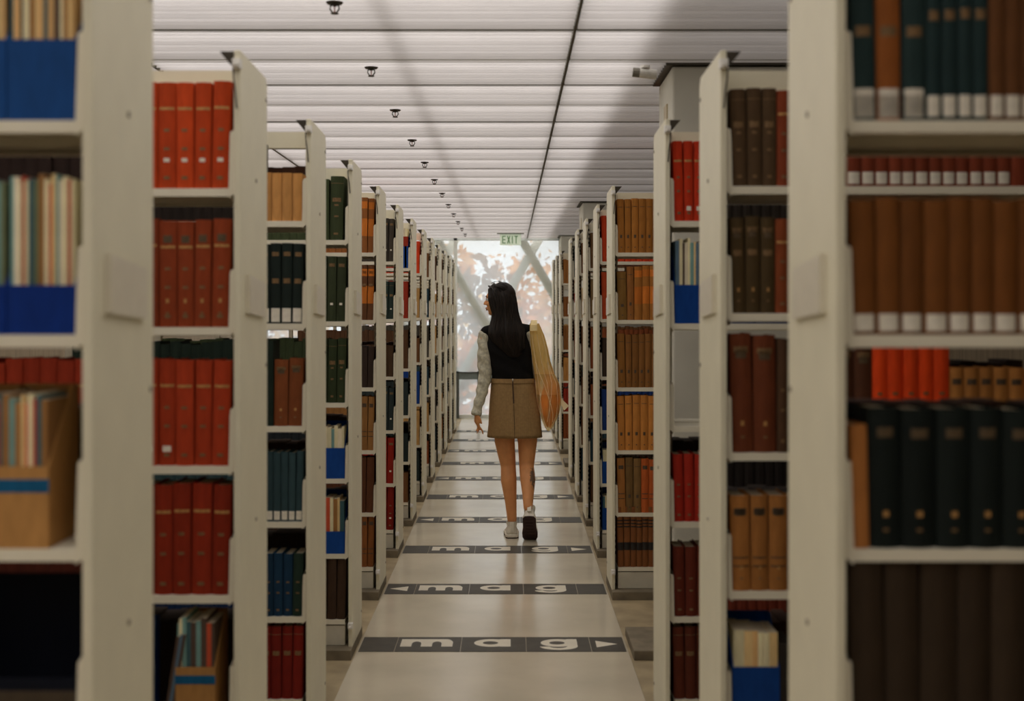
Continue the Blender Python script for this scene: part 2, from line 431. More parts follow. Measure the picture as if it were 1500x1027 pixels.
def shelf_mesh(s, front):
    sg = 1 if front else -1
    ya, yb = YF*sg, -.012*sg
    m_ = MB(); xa, xb = sorted((s*.0355, s*BAY))
    y0, y1 = sorted((ya, yb)); m_.box(xa, xb, y0, y1, -.006, 0)
    y0, y1 = sorted((ya, ya+.006*sg)); m_.box(xa, xb, y0, y1, -.021, -.006)
    y0, y1 = sorted((yb, yb-.004*sg)); m_.box(xa, xb, y0, y1, -.026, -.006)
    y0, y1 = sorted((ya+.006*sg, ya+.02*sg)); m_.box(xa, xb, y0, y1, -.021, -.018)
    return m_.mesh('shelf', M_edge)
def upright_mesh(s):
    m_ = MB(); a, b = sorted((s*.0185, s*.046))
    m_.box(a, b, -.020, -.017, .04, CAMZ+.66); m_.box(a, b, .017, .020, .04, CAMZ+.66)
    a2, b2 = sorted((s*.0185, s*.021)); m_.box(a2, b2, -.017, .017, .04, CAMZ+.66)
    return m_.mesh('upright', M_paint2)
def slots_mesh(s):
    m_ = MB(); a, b = sorted((s*.028, s*.037)); z = .2
    while z < CAMZ+.62: m_.box(a, b, -.0206, -.0199, z, z+.016); z += .032
    return m_.mesh('upright_slots', M_black)
def disc_mesh(s, r, t):
    m_ = MB(); m_.tube([(s*.004, 0, 0), (-s*t, 0, 0)], r, 10); return m_.mesh('screw', M_screw)
def gusset_mesh(s):
    m_ = MB(); m_.prism([(s*.018, .0), (s*.055, .0), (s*.018, -.045)], 'y', -HALF-.0, -HALF+.004); return m_.mesh('gusset', M_darksteel)
def edge_strip(s):
    # thin dark tube put in for the dark gap between bracket strip and panel
    m_ = MB(); m_.tube([(s*.020, -HALF+.002, -.04), (s*.0185, -HALF+.002, -.07), (s*.013, -HALF-.003, -.11), (s*.0095, -HALF-.004, -.15)], .0022, 6)
    return m_.mesh('panel_gap_line', M_darksteel)
def holder_mesh(s):
    m_ = MB()
    poly = [(-.115, .0), (.125, -.012), (.125, .085), (-.115, .105)]
    a, b = sorted((-s*.004, -s*.009)); m_.prism(poly, 'x', a, b)
    a, b = sorted((0, -s*.013)); m_.box(a, b, -.122, -.115, .0, .105)
    return m_.mesh('label_holder', mat('label_plate', (.74, .69, .56, 1), .3, var=.04))
def bookcase(s, k):
    side = 'left' if s < 0 else 'right'
    X0 = XL if s < 0 else XR
    t = empty('bookcase', (s*X0, yc(k), 0))
    idx = (KL if s < 0 else KR).index(k)
    tag(t, 'grey steel double-sided bookcase, %s from the camera on the %s of the aisle' % (ORD[idx], side), 'bookcase', 'steel bookcases lining the aisle')
    bevel(link('end_panel', cached(('ep', s), lambda: panel_mesh(s)), t), .003)
    link('upright', cached(('up', s), lambda: upright_mesh(s)), t)
    o = link('upright_slots', cached(('us', s), lambda: slots_mesh(s)), t); o['kind'] = 'stuff'
    link('upright', cached(('up', s), lambda: upright_mesh(s)), t, (s*(BAY-.03), 0, 0))
    link('top_rail', me_box('top_rail', M_paint, s, .019, BAY, -.014, .014, CAMZ+.612, CAMZ+.672), t)
    link('base', me_box('base', M_paint2, s, .036, BAY, YF+.004, -YF-.004, .040, LEV[5]-.027), t)
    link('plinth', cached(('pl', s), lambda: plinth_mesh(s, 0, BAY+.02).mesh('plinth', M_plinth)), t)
    link('gusset', cached(('gs', s), lambda: gusset_mesh(s)), t, (0, 0, CAMZ+.690))
    link('panel_gap_line', cached(('pc', s), lambda: edge_strip(s)), t, (0, 0, CAMZ+.690))
    link('label_holder', cached(('lh', s), lambda: holder_mesh(s)), t, (0, -.008, CAMZ+.0))
    sm = cached(('sc', s), lambda: disc_mesh(s, .006, .0025))
    for y, z in ((.02, CAMZ+.37), (.02, CAMZ-.575), (HALF-.025, CAMZ+.62), (HALF-.025, CAMZ-.15), (HALF-.03, .12)):
        link('screw', sm, t, (0, y, z))
    bm_ = cached(('bo', s), lambda: (lambda m_: (m_.box(-.011, .011, -.016, .012, -.013, .013), m_.tube([(0, -.010, -.004), (0, -.03, -.004)], .007, 8), m_.mesh('bolt', M_bolt))[2])(MB()))
    for z in (CAMZ+.655, .135): bevel(link('bolt', bm_, t, (s*.007, -HALF-.008, z)), .002)
    for i, z in enumerate(levels(s, k)):
        for front in (True, False):
            link('shelf', cached(('sh', s, front), lambda: shelf_mesh(s, front)), t, (0, 0, z))
            if i < 5:
                link('shelf_bracket', cached(('br', s, front), lambda: bracket_mesh(s, front)), t, (0, 0, z))
    return t
for k in KL: bookcase(-1, k)
for k in KR: bookcase(1, k)

# ------------------------------------------------------------------ books
def arc_profile(w, d, bulge, n=6):
    """plan outline of a spine: from left edge round to right, front at y=0 going to +y"""
    return [(-w/2+w*i/n, -bulge*math.sin(PI*i/n)) for i in range(n+1)]
def cover_mesh(w, h, d, m):
    bl = min(.010, w*.16); t = min(.003, w*.12)
    out = [(-w/2, d)]+arc_profile(w, d, bl)+[(w/2, d), (w/2-t, d), (w/2-t, .006), (0, .002), (-w/2+t, .006), (-w/2+t, d)]
    out = [(x, y+bl) for x, y in out]
    b = MB(); n = len(out); vs_ = [(x, y, 0) for x, y in out]+[(x, y, h) for x, y in out]
    fs = [(i, (i+1) % n, n+(i+1) % n, n+i) for i in range(n)]
    # caps as quads between outer arc and inner wall, so that the section stays a thin board
    for off, flip in ((0, True), (n, False)):
        a = [off+i for i in range(n)]
        quads = [(a[0], a[1], a[12-0], a[13-0]) if n == 14 else None]
        f = tuple(a)
        fs.append(f[::-1] if flip else f)
    b.add(vs_, fs)
    me = b.mesh('cover', m); return me
def pages_mesh(w, h, d):
    t = min(.003, w*.12); bl = min(.010, w*.16)
    b = MB(); b.box(-w/2+t, w/2-t, bl+.007, d-.004+bl, .003, h-.005); return b.mesh('text_block', M_paper)
def band_mesh(name, w, d, z0, z1, m, frac=1.0, cx=0.0, proud=.0006):
    bl = min(.010, w*.16); n = 6
    pr = [(x*1.0, y+bl) for x, y in arc_profile(w*1.002, d, bl, 12)]
    lo = int(round((1-frac)/2*12)); pr = pr[lo:len(pr)-lo]
    b = MB(); vs_ = []
    for z in (z0, z1):
        for x, y in pr: vs_.append((x+cx*w, y-proud, z))
        for x, y in pr: vs_.append((x+cx*w, y+.0005, z))
    q = len(pr); fs = []
    for i in range(q-1):
        fs.append((i, i+1, 2*q+i+1, 2*q+i)); fs.append((2*q+i, 2*q+i+1, 3*q+i+1, 3*q+i)); fs.append((i+1, i, q+i, q+i+1))
    fs += [(0, 2*q, 3*q, q), (q-1, 2*q-1, 4*q-1, 3*q-1)]
    b.add(vs_, fs); return b.mesh(name, m)
CNAME = {}
def book(s, k, i, u, w, h, d, c, cname, deco, ordn, lean=0.0, cat='book', yoff=0.0, detail=True):
    side = 'left' if s < 0 else 'right'
    idx = (KL if s < 0 else KR).index(k)
    X0 = XL if s < 0 else XR
    z = levels(s, k)[i]+.0005
    o = empty('book', (s*(X0+u+w/2), yc(k)+YF+.004+yoff, z))
    o.rotation_euler = (0, -s*lean, 0)
    tag(o, '%s book, %s from the end panel, %s shelf, %s bookcase on the %s' % (cname, ORD[ordn], SHELF[i], ORD[idx], side), 'book', 'books on the shelves')
    m = cloth(c)
    link('cover', cover_mesh(w, h, d, m), o)
    if not detail: return o
    link('text_block', pages_mesh(w, h, d), o)
    def band(nm, z0, z1, mm, fr=1.0): link(nm, band_mesh(nm, w, d, z0*h, z1*h, mm, fr), o)
    if 'g' in deco: band('gilt_band', .74, .765, M_gold, .84)
    if 'G' in deco: band('gilt_title', .60, .66, M_goldd, .66); band('gilt_line', .885, .892, M_goldd)
    if 'o' in deco:
        band('gilt_ornament', .535, .56, M_goldd, .33); band('gilt_ornament', .36, .385, M_goldd, .33); band('gilt_ornament', .085, .115, M_goldd, .33)
    if 'l' in deco: band('spine_label', .025, .15, M_white, .84)
    if 'L' in deco: band('spine_label', .02, .19, M_white, .84); band('gilt_title', .50, .56, M_goldd, .66)
    if 's' in deco and R.random() < .55: band('spine_label', .13, .185, M_white, .5)
    if 'd' in deco: band('call_number_sticker', .25, .285, M_white, .33)
    if 'e' in deco: band('gilt_emblem', .225, .265, M_gold, .17); band('gilt_mark', .12, .14, M_goldd, .17); band('title_panel', .79, .86, mat('gilt_worn', (.10, .066, .032, 1), .6, var=.35, scale=150), .5)
    if 'p' in deco: band('printed_title', .845, .855, M_print, .66); band('printed_mark', .27, .33, M_print, .33); band('printed_mark', .09, .11, M_print, .17)
    if 'P' in deco: band('printed_title', .80, .87, M_print, .66); band('printed_line', .34, .355, M_print, .84); band('printed_line', .25, .265, M_print, .84)
    if 'r' in deco:
        for a in (.66, .71, .765): band('raised_band', a, a+.022, M_black)
        band('black_label', .28, .41, M_black)
    if 'w' in deco: band('patch', .30, .62, cloth((165, 95, 40)), 1.0); band('patch', .80, .93, cloth((165, 95, 40)))
    if 'x' in deco: band('fore_title', .84, .89, M_goldd, .66)
    return o
STUFF = MB(); STUFF_M = []
def stuff_box(s, k, i, u, w, h, y0, y1, c):
    X0 = XL if s < 0 else XR
    m = cloth(c)
    if m not in STUFF_M: STUFF_M.append(m)
    STUFF.cur = STUFF_M.index(m)
    z = levels(s, k)[i]+.0005
    a, b = sorted((s*(X0+u), s*(X0+u+w)))
    bl = w*.12
    ya, yb = yc(k)+y0, yc(k)+y1
    if y0 < 0:
        STUFF.prism([(a, ya+bl), (a+w*.3, ya), (b-w*.3, ya), (b, ya+bl), (b, yb), (a, yb)], 'z', z, z+h)
    else:
        STUFF.box(a, b, ya, yb, z, z+h)
MAGC = [(190, 170, 130), (90, 100, 80), (160, 70, 50), (60, 80, 85), (200, 190, 165), (130, 95, 60), (70, 60, 55), (180, 150, 110), (110, 130, 125), (150, 60, 45), (205, 195, 175), (85, 95, 110)]
MAGN = ['cream', 'olive', 'brick-red', 'slate', 'white', 'brown', 'dark grey', 'buff', 'grey-green', 'crimson', 'ivory', 'blue-grey']
def magazine(s, k, i, u, w, h, d, ci, ordn, where, lean=0.0, y0=0.0, zoff=.004):
    side = 'left' if s < 0 else 'right'; X0 = XL if s < 0 else XR
    idx = (KL if s < 0 else KR).index(k)
    o = empty('magazine', (s*(X0+u+w/2), yc(k)+YF+y0, levels(s, k)[i]+zoff)); o.rotation_euler = (0, -s*lean, 0)
    tag(o, '%s magazine, %s in the %s, %s shelf, %s bookcase on the %s' % (MAGN[ci], ORD[ordn], where, SHELF[i], ORD[idx], side), 'magazine', 'magazines in the file boxes')
    m_ = MB(); m_.prism([(-w/2, .001), (0, 0), (w/2, .001), (w/2, d), (-w/2, d)], 'z', 0, h); m_.build('cover', cloth(MAGC[ci]), o)
    m_ = MB(); m_.box(-w/2+.0005, w/2-.0005, .004, d-.002, h, h+.0008); m_.build('page_edges', M_paper, o)
    return o
def filebox(s, k, i, u, w, hf, hb, c, cname, stripe=None, mags=(), magh=.27, d=.165, y0=.006, seed=1, thin=.006, magw=None):
    """pamphlet box: low front, sides that rise to a high back"""
    side = 'left' if s < 0 else 'right'; X0 = XL if s < 0 else XR
    idx = (KL if s < 0 else KR).index(k)
    z = levels(s, k)[i]+.0005
    o = empty('file_box', (s*(X0+u+w/2), yc(k)+YF+y0, z))
    tag(o, '%s file box %s, %s shelf, %s bookcase on the %s' % (cname, 'of magazines' if mags else 'without magazines', SHELF[i], ORD[idx], side), 'box', 'file boxes on the shelves')
    m = cloth(c); t = .003
    b = MB(); b.box(-w/2, w/2, 0, t, 0, hf); b.build('front_panel', m, o)
    for q in (-1, 1):
        b = MB(); x0, x1 = sorted((q*w/2, q*(w/2-t))); b.prism([(t, 0), (d, 0), (d, hb), (d*.80, hb), (t, hf)], 'x', x0, x1); b.build('side_panel', m, o)
    b = MB(); b.box(-w/2+t, w/2-t, d-t, d, 0, hb); b.build('back_panel', m, o)
    b = MB(); b.box(-w/2+t, w/2-t, t, d-t, 0, t); b.build('bottom_panel', m, o)
    if stripe:
        b = MB(); b.box(-w/2-.0008, w/2+.0008, -.0008, .0002, hf-.045, hf-.022); b.build('colour_stripe', cloth(stripe), o)
    rr = random.Random(seed); uu = u+t+.001; n = 0
    while mags and uu < u+w-t-.004:
        ww = rr.uniform(.6, 1.4)*(magw or thin); ww = min(ww, u+w-t-uu)
        if ww < .002: break
        magazine(s, k, i, uu, ww-.0003, magh*rr.uniform(.93, 1.0), d-.03, mags[n % len(mags)], n, '%s box' % cname, 0, y0+.006, .0045)
        uu += ww; n += 1
    return o

def row(s, k, i, items, u0=.037):
    u = u0; n = 0
    for it in items:
        kind = it[0]
        if kind == 'gap': u += it[1]
        elif kind == 'b':
            _, cnt, w, h, c, cn, deco = it[:7]
            d = .146
            for q in range(cnt):
                ww = w*R.uniform(.93, 1.05); hh = h*R.uniform(.985, 1.01)
                lean = (.022 if n == 0 else .010 if n == 1 else R.uniform(0, .003)) if hh > .2 else 0
                book(s, k, i, u, ww-.001, hh, d, c, cn, deco, n, lean if u < .05 or n < 2 else 0, yoff=R.uniform(0, .005))
                u += ww+.0012; n += 1
        elif kind == 'box':
            _, w, hf, hb, c, cn, stripe, mags, magh = it[:9]
            filebox(s, k, i, u, w, hf, hb, c, cn, stripe, mags, magh, seed=int(k*31+i*7+s+2), thin=it[9] if len(it) > 9 else .006)
            u += w+.002
        elif kind == 'm':
            _, cnt, w, h, cis, lean = it
            for q in range(cnt):
                magazine(s, k, i, u, w, h*R.uniform(.95, 1), .16, cis[q % len(cis)], q, 'leaning row', lean, .006, .001); u += w+.0012
        elif kind == 'fill':     # rest of the row, past the pieces the photo shows
            _, u1, w, h, c = it
            while u < u1:
                ww = w*R.uniform(.9, 1.1); stuff_box(s, k, i, u, ww-.001, h*R.uniform(.95, 1.02), YF+.004, YF+.150, c); u += ww

BLUE = (16, 52, 112); NAVY = (5, 9, 20); TAN = (140, 105, 66); STR = (20, 75, 110)
B = 'b'
ROWS = {
 (-1, 1): {
  0: [('box', .118, .14, .27, (22, 58, 110), 'mid blue', None, (7, 0, 5, 4, 6, 7, 3), .30, .008), ('box', .118, .14, .27, (22, 58, 110), 'farther blue', None, (7, 0, 6, 5), .30, .009)],
  1: [('box', .118, .085, .25, (8, 36, 100), 'bright blue', None, (4, 9, 4, 10, 8, 0, 2, 4, 5, 1, 3), .275, .008), ('box', .118, .085, .25, (8, 36, 100), 'farther blue', None, (1, 8, 3, 4), .27, .009)],
  2: [('gap', .047), ('box', .10, .141, .275, TAN, 'tan blue-striped', STR, (5, 3, 9, 4, 2, 0, 5, 8), .262, .008), ('box', .10, .141, .275, TAN, 'farther tan', STR, (2, 3, 0), .26, .01)],
  3: [('box', .22, .12, .27, NAVY, 'dark navy wide', (58, 52, 44), (), .2)],
 },
 (-1, 2): {
  0: [(B, 5, .046, .284, (158, 56, 24), 'rust-orange cloth', 'god'), (B, 5, .046, .26, (32, 24, 22), 'black cloth', 'x')],
  1: [(B, 5, .046, .286, (112, 48, 26), 'chestnut-brown cloth', 'goe'), (B, 2, .046, .25, (60, 30, 22), 'dark brown cloth', 'g')],
  2: [(B, 5, .046, .284, (134, 46, 24), 'brick-red cloth', 'gos'), (B, 8, .044, .283, (120, 40, 24), 'dull red cloth', 'g')],
  3: [(B, 5, .050, .293, (112, 34, 18), 'deep red cloth', 'go'), (B, 1, .05, .25, (60, 26, 20), 'dark red cloth', 'g')],
  4: [('gap', .036), ('box', .105, .148, .27, TAN, 'tan blue-striped', STR, (6, 2, 6, 8, 6, 3, 8, 4, 8), .275, .011), ('gap', .008), ('m', 3, .007, .24, (6, 11, 6), .16), ('gap', .05), ('box', .09, .1, .25, BLUE, 'blue', None, (), .2)],
 },
 (-1, 3): {
  0: [(B, 4, .037, .174, (160, 118, 74), 'pale tan', 'n')],
  1: [(B, 4, .039, .288, (27, 31, 28), 'black-green cloth', 'xL')],
  2: [(B, 2, .050, .242, (104, 58, 34), 'mid brown cloth', 'xe')],
  3: [(B, 5, .025, .250, (44, 56, 60), 'slate-blue cloth', 'l')],
  4: [(B, 1, .036, .228, (34, 44, 36), 'dark green cloth', 'o'), (B, 3, .034, .224, (22, 42, 62), 'dark blue cloth', 'o')],
  5: [(B, 4, .036, .26, (98, 26, 20), 'dark red cloth', 'G')],
 },
 (-1, 4): {
  0: [('gap', .012), (B, 1, .062, .288, (50, 60, 42), 'thick green cloth', 'Go')],
  1: [(B, 3, .040, .297, (42, 50, 36), 'dark green cloth', 'xsd')],
  2: [(B, 4, .038, .290, (40, 50, 34), 'moss-green cloth', 'Go')],
  3: [('box', .10, .138, .25, BLUE, 'blue', None, (4, 10, 4, 8), .235, .015)],
  4: [('box', .10, .10, .27, BLUE, 'blue', None, (3, 0, 5, 4, 2), .25, .014)],
  5: [(B, 3, .042, .285, (52, 40, 32), 'dark brown leather', 'n')],
 },
 (-1, 5): {
  0: [(B, 3, .033, .30, (118, 74, 42), 'patched brown', 'w')],
  1: [(B, 3, .033, .30, (84, 56, 38), 'brown leather', 'xGw')],
  2: [(B, 2, .033, .22, (46, 38, 34), 'blackish brown', 'n')],
  3: [(B, 3, .034, .295, (122, 88, 54), 'light brown cloth', 'P')],
  4: [(B, 2, .04, .305, (74, 46, 32), 'dark brown cloth', 'n')],
  5: [(B, 3, .034, .285, (112, 70, 40), 'tawny brown cloth', 'P')],
 },
 (-1, 6): {
  0: [(B, 3, .030, .275, (52, 50, 46), 'charcoal cloth', 'xd')],
  1: [(B, 3, .030, .24, (42, 48, 44), 'dark grey-green', 'Gd')],
  2: [(B, 2, .033, .20, (64, 48, 36), 'dull brown', 'n')],
  3: [(B, 2, .035, .275, (44, 46, 46), 'charcoal cloth', 'xd')],
  4: [(B, 2, .042, .295, (124, 32, 26), 'bright red cloth', 'xd')],
  5: [(B, 2, .042, .28, (112, 30, 26), 'red cloth', 'od')],
 },
 (1, 1): {
  0: [(B, 1, .040, .29, (32, 42, 42), 'wide teal', 'Ll'), (B, 1, .042, .29, (120, 70, 34), 'orange-brown cloth', 'Ll'), (B, 1, .040, .29, (32, 42, 42), 'wide teal', 'Ll'), (B, 4, .0265, .29, (30, 41, 42), 'narrow teal', 'Gl'), (B, 4, .027, .29, (84, 54, 32), 'brown cloth', 'l')],
  1: [(B, 10, .0395, .234, (92, 55, 25), 'tawny brown cloth', 'l')],
  2: [(B, 1, .028, .215, (140, 92, 52), 'thin tan cloth', 'n'), (B, 6, .058, .240, (18, 21, 19), 'thick black-green', 'e')],
  3: [(B, 6, .060, .325, (44, 36, 28), 'thick dark-brown', 'n')],
 },
 (1, 2): {
  0: [(B, 3, .039, .262, (64, 50, 36), 'dark olive-brown', 'Go'), (B, 1, .036, .258, (112, 52, 32), 'red-brown leather', 'go'), (B, 16, .036, .25, (104, 48, 32), 'reddish leather', 'l')],
  1: [(B, 3, .037, .257, (64, 52, 34), 'dark olive leather', 'Gxe'), (B, 2, .037, .25, (112, 56, 32), 'red-brown leather', 'go')],
  2: [(B, 2, .058, .315, (92, 48, 30), 'wide brown cloth', 'xe'), (B, 2, .030, .30, (64, 46, 34), 'dark brown cloth', 'o'), (B, 4, .046, .30, (66, 40, 28), 'deep brown cloth', 'xe'), (B, 5, .040, .287, (190, 60, 22), 'bright orange cloth', 'so'), (B, 5, .038, .225, (146, 100, 56), 'buff cloth', 'P')],
  3: [(B, 3, .048, .250, (134, 90, 50), 'tan cloth', 'Pe')],
  4: [('box', .125, .160, .275, BLUE, 'blue', None, (4, 0, 7, 4), .262, .021)],
 },
 (1, 3): {
  0: [(B, 4, .034, .290, (158, 44, 22), 'orange-red cloth', 'gso')],
  1: [('box', .12, .138, .28, (14, 54, 120), 'bright blue', None, (11, 4, 6, 10, 4, 8, 0), .305, .010)],
  3: [(B, 4, .034, .242, (130, 34, 24), 'crimson cloth', 'o')],
  4: [(B, 3, .042, .252, (84, 36, 26), 'maroon-brown leather', 'o')],
  5: [(B, 3, .040, .26, (74, 36, 26), 'dark maroon leather', 'G')],
 },
 (1, 5): {
  0: [(B, 6, .0365, .294, (140, 92, 44), 'ochre cloth', 'p')],
  1: [(B, 1, .050, .262, (112, 84, 46), 'wide olive-tan', 'ps'), (B, 1, .036, .295, (118, 78, 44), 'brown cloth', 'p'), (B, 3, .042, .295, (140, 92, 46), 'patched ochre', 'w')],
  2: [(B, 1, .042, .292, (128, 88, 46), 'worn ochre leather', 'p'), (B, 5, .034, .292, (112, 76, 42), 'brown ochre cloth', 'p')],
  3: [(B, 6, .040, .298, (168, 112, 58), 'pale orange-tan', 'p')],
  4: [(B, 1, .042, .300, (136, 92, 52), 'tan cloth', 'P'), (B, 2, .040, .296, (100, 78, 50), 'grey-brown cloth', 'p'), (B, 2, .040, .292, (156, 78, 40), 'orange cloth', 'P')],
  5: [(B, 7, .033, .328, (104, 66, 40), 'black-banded brown', 'r')],
 },
 (1, 6): {
  0: [(B, 2, .035, .29, (164, 54, 26), 'orange-red cloth', 'n')],
  1: [(B, 2, .035, .30, (158, 62, 34), 'orange cloth', 'n')],
  2: [],
  3: [(B, 2, .036, .26, (26, 44, 92), 'blue cloth', 'n')],
  4: [('box', .07, .14, .25, BLUE, 'blue', None, (4, 4), .22, .02)],
  5: [('box', .07, .14, .25, BLUE, 'blue', None, (3, 4), .22, .02)],
 },
}
FILLC = {(-1, 3, 0): (26, 22, 20), (-1, 3, 2): (24, 30, 24), (-1, 3, 4): (14, 30, 60), (-1, 4, 3): (30, 30, 34), (1, 3, 0): (30, 27, 24), (1, 3, 1): (16, 50, 104), (1, 3, 3): (22, 20, 20), (1, 2, 4): (30, 28, 26), (1, 2, 3): (120, 84, 48)}
FILLH = {(-1, 3, 2): .305, (-1, 3, 0): .285, (1, 3, 3): .30, (1, 2, 4): .22}
for (s, k), rows in ROWS.items():
    for i in range(6):
        if (s, k, i) in ((1, 3, 2), (-1, 1, 3)):
            row(s, k, i, rows.get(i, [])); continue
        items = list(rows.get(i, []))
        bs = [it for it in items if it[0] == 'b']
        fc = FILLC.get((s, k, i)) or (bs[-1][4] if bs else (44, 36, 30)); fh = bs[-1][3] if bs else .25
        row(s, k, i, items+[('fill', .60 if k == 1 else .84, .036, FILLH.get((s, k, i), fh), fc)])
# the far bookcases: slivers a few pixels wide
FARC = [(70, 50, 36), (60, 60, 56), (110, 60, 36), (140, 96, 56), (36, 40, 40), (120, 40, 28), (150, 120, 80), (40, 52, 60), (90, 62, 40)]
fr = random.Random(3)
FIX = {(-1, 7, 3): (40, 42, 42), (-1, 7, 4): (30, 34, 34), (-1, 8, 0): (165, 52, 26), (-1, 8, 3): (22, 50, 110), (1, 11, 0): (120, 80, 44), (1, 11, 1): (110, 70, 40), (1, 11, 2): (110, 72, 40), (1, 11, 3): (150, 108, 62),
       (1, 7, 1): (100, 84, 60), (1, 8, 1): (170, 160, 140), (1, 7, 0): (84, 64, 44)}
for s, KK in ((-1, KL), (1, KR)):
    for k in KK:
        if k >= 7:
            for i in range(6):
                c = FIX.get((s, k, i)) or fr.choice(FARC); u = .038; h = fr.uniform(.20, .30)
                while u < .84:
                    ww = fr.uniform(.028, .045); stuff_box(s, k, i, u, ww-.001, h*fr.uniform(.96, 1.0), YF+.006, YF+.150, c); u += ww
        # backs of the rows that face away, seen only over the tops
        for i in range(6):
            if s > 0 and k == 3 and i in (2,): continue
            u = .05; c = fr.choice([(26, 22, 20), (40, 32, 28), (52, 34, 26)]); h = (.27 if i > 2 else .22) if k > 2 else (.24 if i > 1 else .2)
            if s > 0 and k == 3: h = (.22, .22, 0, .285, .20, .27)[i]
            while u < .86:
                ww = fr.uniform(.03, .05); stuff_box(s, k, i, u, ww-.001, h*fr.uniform(.94, 1.0), .024, -YF-.006, c); u += ww
so = STUFF.build('books', STUFF_M); so['kind'] = 'stuff'; so['label'] = 'remaining books in the far bookcases and in the rows that face away'; so['category'] = 'books'
# items on the rear shelf behind the second left bookcase's front row are part of the rows above
# leaning white magazines over the blue box, seventh bookcase on the left
filebox(-1, 7, 0, .036, .075, .16, .25, BLUE, 'blue', None, (4, 10, 4), .29, seed=5, thin=.018)

# ------------------------------------------------------------------ floor markers: rubber tiles with inlaid letters
def ell(cx, cy, rx, ry, n=28): return [(cx+rx*math.cos(2*PI*i/n), cy+ry*math.sin(2*PI*i/n)) for i in range(n)]
Z0 = .0026
def ring(b, cx, cy, ro, ri, ci=None, n=32):
    o_ = ell(cx, cy, ro[0], ro[1], n); i_ = ell((ci or cx), cy, ri[0], ri[1], n)
    b.add([(x, y, Z0) for x, y in o_]+[(x, y, Z0) for x, y in i_], [(j, (j+1) % n, n+(j+1) % n, n+j) for j in range(n)])
def rectf(b, x0, x1, y0, y1, z=Z0+.0001): b.add([(x0, y0, z), (x1, y0, z), (x1, y1, z), (x0, y1, z)], [(0, 1, 2, 3)])
def letter_m():
    b = MB(); W, H = .242, .139; st = .052; gw = (W-3*st)/2
    top = .095
    rectf(b, 0, st, 0, H)
    for q in range(2):
        x0 = st+q*(st+gw); x1 = x0+gw; xe = x1+st
        n = 10
        inner = [((x0+x1)/2-gw/2*math.cos(PI*j/n), .055+.040*math.sin(PI*j/n)) for j in range(n+1)]
        outer = [(x0+(xe-x0)*j/n, H-(.0 if q == 0 else .05*max(0, (j/n-.72)/.28)**2)-.004*math.sin(PI*j/n)*0) for j in range(n+1)]
        outer[-1] = (xe, outer[-1][1])
        vs_ = [(x, y, Z0) for x, y in inner]+[(x, y, Z0) for x, y in outer]
        b.add(vs_, [(j, j+1, n+1+j+1, n+1+j) for j in range(n)])
        rectf(b, x1, xe, 0, .06, Z0)
        b.add([(x1, .055, Z0+.0001), (xe, .055, Z0+.0001), (xe, outer[-1][1], Z0+.0001), (x1+.004, .07, Z0+.0001)], [(0, 1, 2, 3)])
    return b.mesh('letter', M_letter)
def letter_a(desc=False):
    b = MB(); W, H = .168, .142
    ring(b, .078, H/2-.002, (.080, H/2+.002), (.036, .030), .074)
    rectf(b, W-.050, W, 0, H-.002)
    if desc:
        n = 14; vs_ = []
        for j in range(n+1):
            a = -PI*.97*j/n
            vs_.append((.080+.088*math.cos(a), .005+.066*math.sin(a), Z0+.0002))
        for j in range(n+1):
            a = -PI*.97*j/n
            vs_.append((.078+.040*math.cos(a), .004+.032*math.sin(a), Z0+.0002))
        b.add(vs_, [(j, n+1+j, n+2+j, j+1) for j in range(n)])
    return b.mesh('letter', M_letter)
def arrow(dirn):
    b = MB(); pts = [(-.045*dirn, -.062), (.055*dirn, 0), (-.045*dirn, .062)]
    if dirn < 0: pts = pts[::-1]
    b.add([(x, y, Z0) for x, y in pts], [(0, 1, 2)]); return b.mesh('arrow', M_letter)
ME_m, ME_a, ME_g = letter_m(), letter_a(), letter_a(True)
EDGE = [-.692, -.528, -.227, .075, .373, .532]
for n, k in enumerate(range(3, 14)):
    right = (k % 2 == 0)
    t = empty('floor_marker', (0, yc(k), 0))
    tag(t, 'black rubber floor strip reading mag with %s arrow, %s from the camera' % ('right' if right else 'left', ORD[n]), 'floor marker', 'lettered strips crossing the aisle floor')
    for a, b_ in zip(EDGE, EDGE[1:]):
        bevel(link('rubber_tile', me_box('rubber_tile', M_rubber, 1, a+.0012, b_-.0012, -.136, .136, .0002, .0022), t), .0006, 1)
    for me, x in ((ME_m, -.508), (ME_a, -.165), (ME_g, .145)): link('letter', me, t, (x, -.048, 0))
    link('arrow', cached(('ar', right), lambda: arrow(1 if right else -1)), t, (.445 if right else -.615, 0, 0))

# ------------------------------------------------------------------ ceiling fittings
def sprinkler_meshes():
    a = MB(); a.tube([(0, 0, 0), (0, 0, -.006)], [.031, .027], 16); e = a.mesh('escutcheon', M_darksteel)
    b = MB()
    for q in (-1, 1): b.tube([(q*.004, 0, -.005), (q*.015, 0, -.014), (q*.016, 0, -.024), (q*.009, 0, -.034), (0, 0, -.039)], .0028, 6)
    b.tube([(0, 0, -.005), (0, 0, -.014)], .008, 8); f = b.mesh('yoke_arms', M_darksteel)
    c = MB(); c.tube([(0, 0, -.038), (0, 0, -.041)], .014, 12); d = c.mesh('deflector', M_darksteel)
    g_ = MB(); g_.tube([(0, 0, -.014), (0, 0, -.036)], .0022, 6); h_ = g_.mesh('glass_bulb', mat('bulb_red', (.3, .08, .05, 1), .2))
    return e, f, d, h_
SPM = sprinkler_meshes()
for n in range(12):
    y = 4.74+1.2525*n
    t = empty('sprinkler_head', (-.62, y, CZ-.0205)); tag(t, 'small dark sprinkler head under the lit ceiling, %s from the camera' % ORD[n], 'sprinkler', 'sprinkler heads along the ceiling')
    for me in SPM: link(me.name.split('.')[0], me, t)
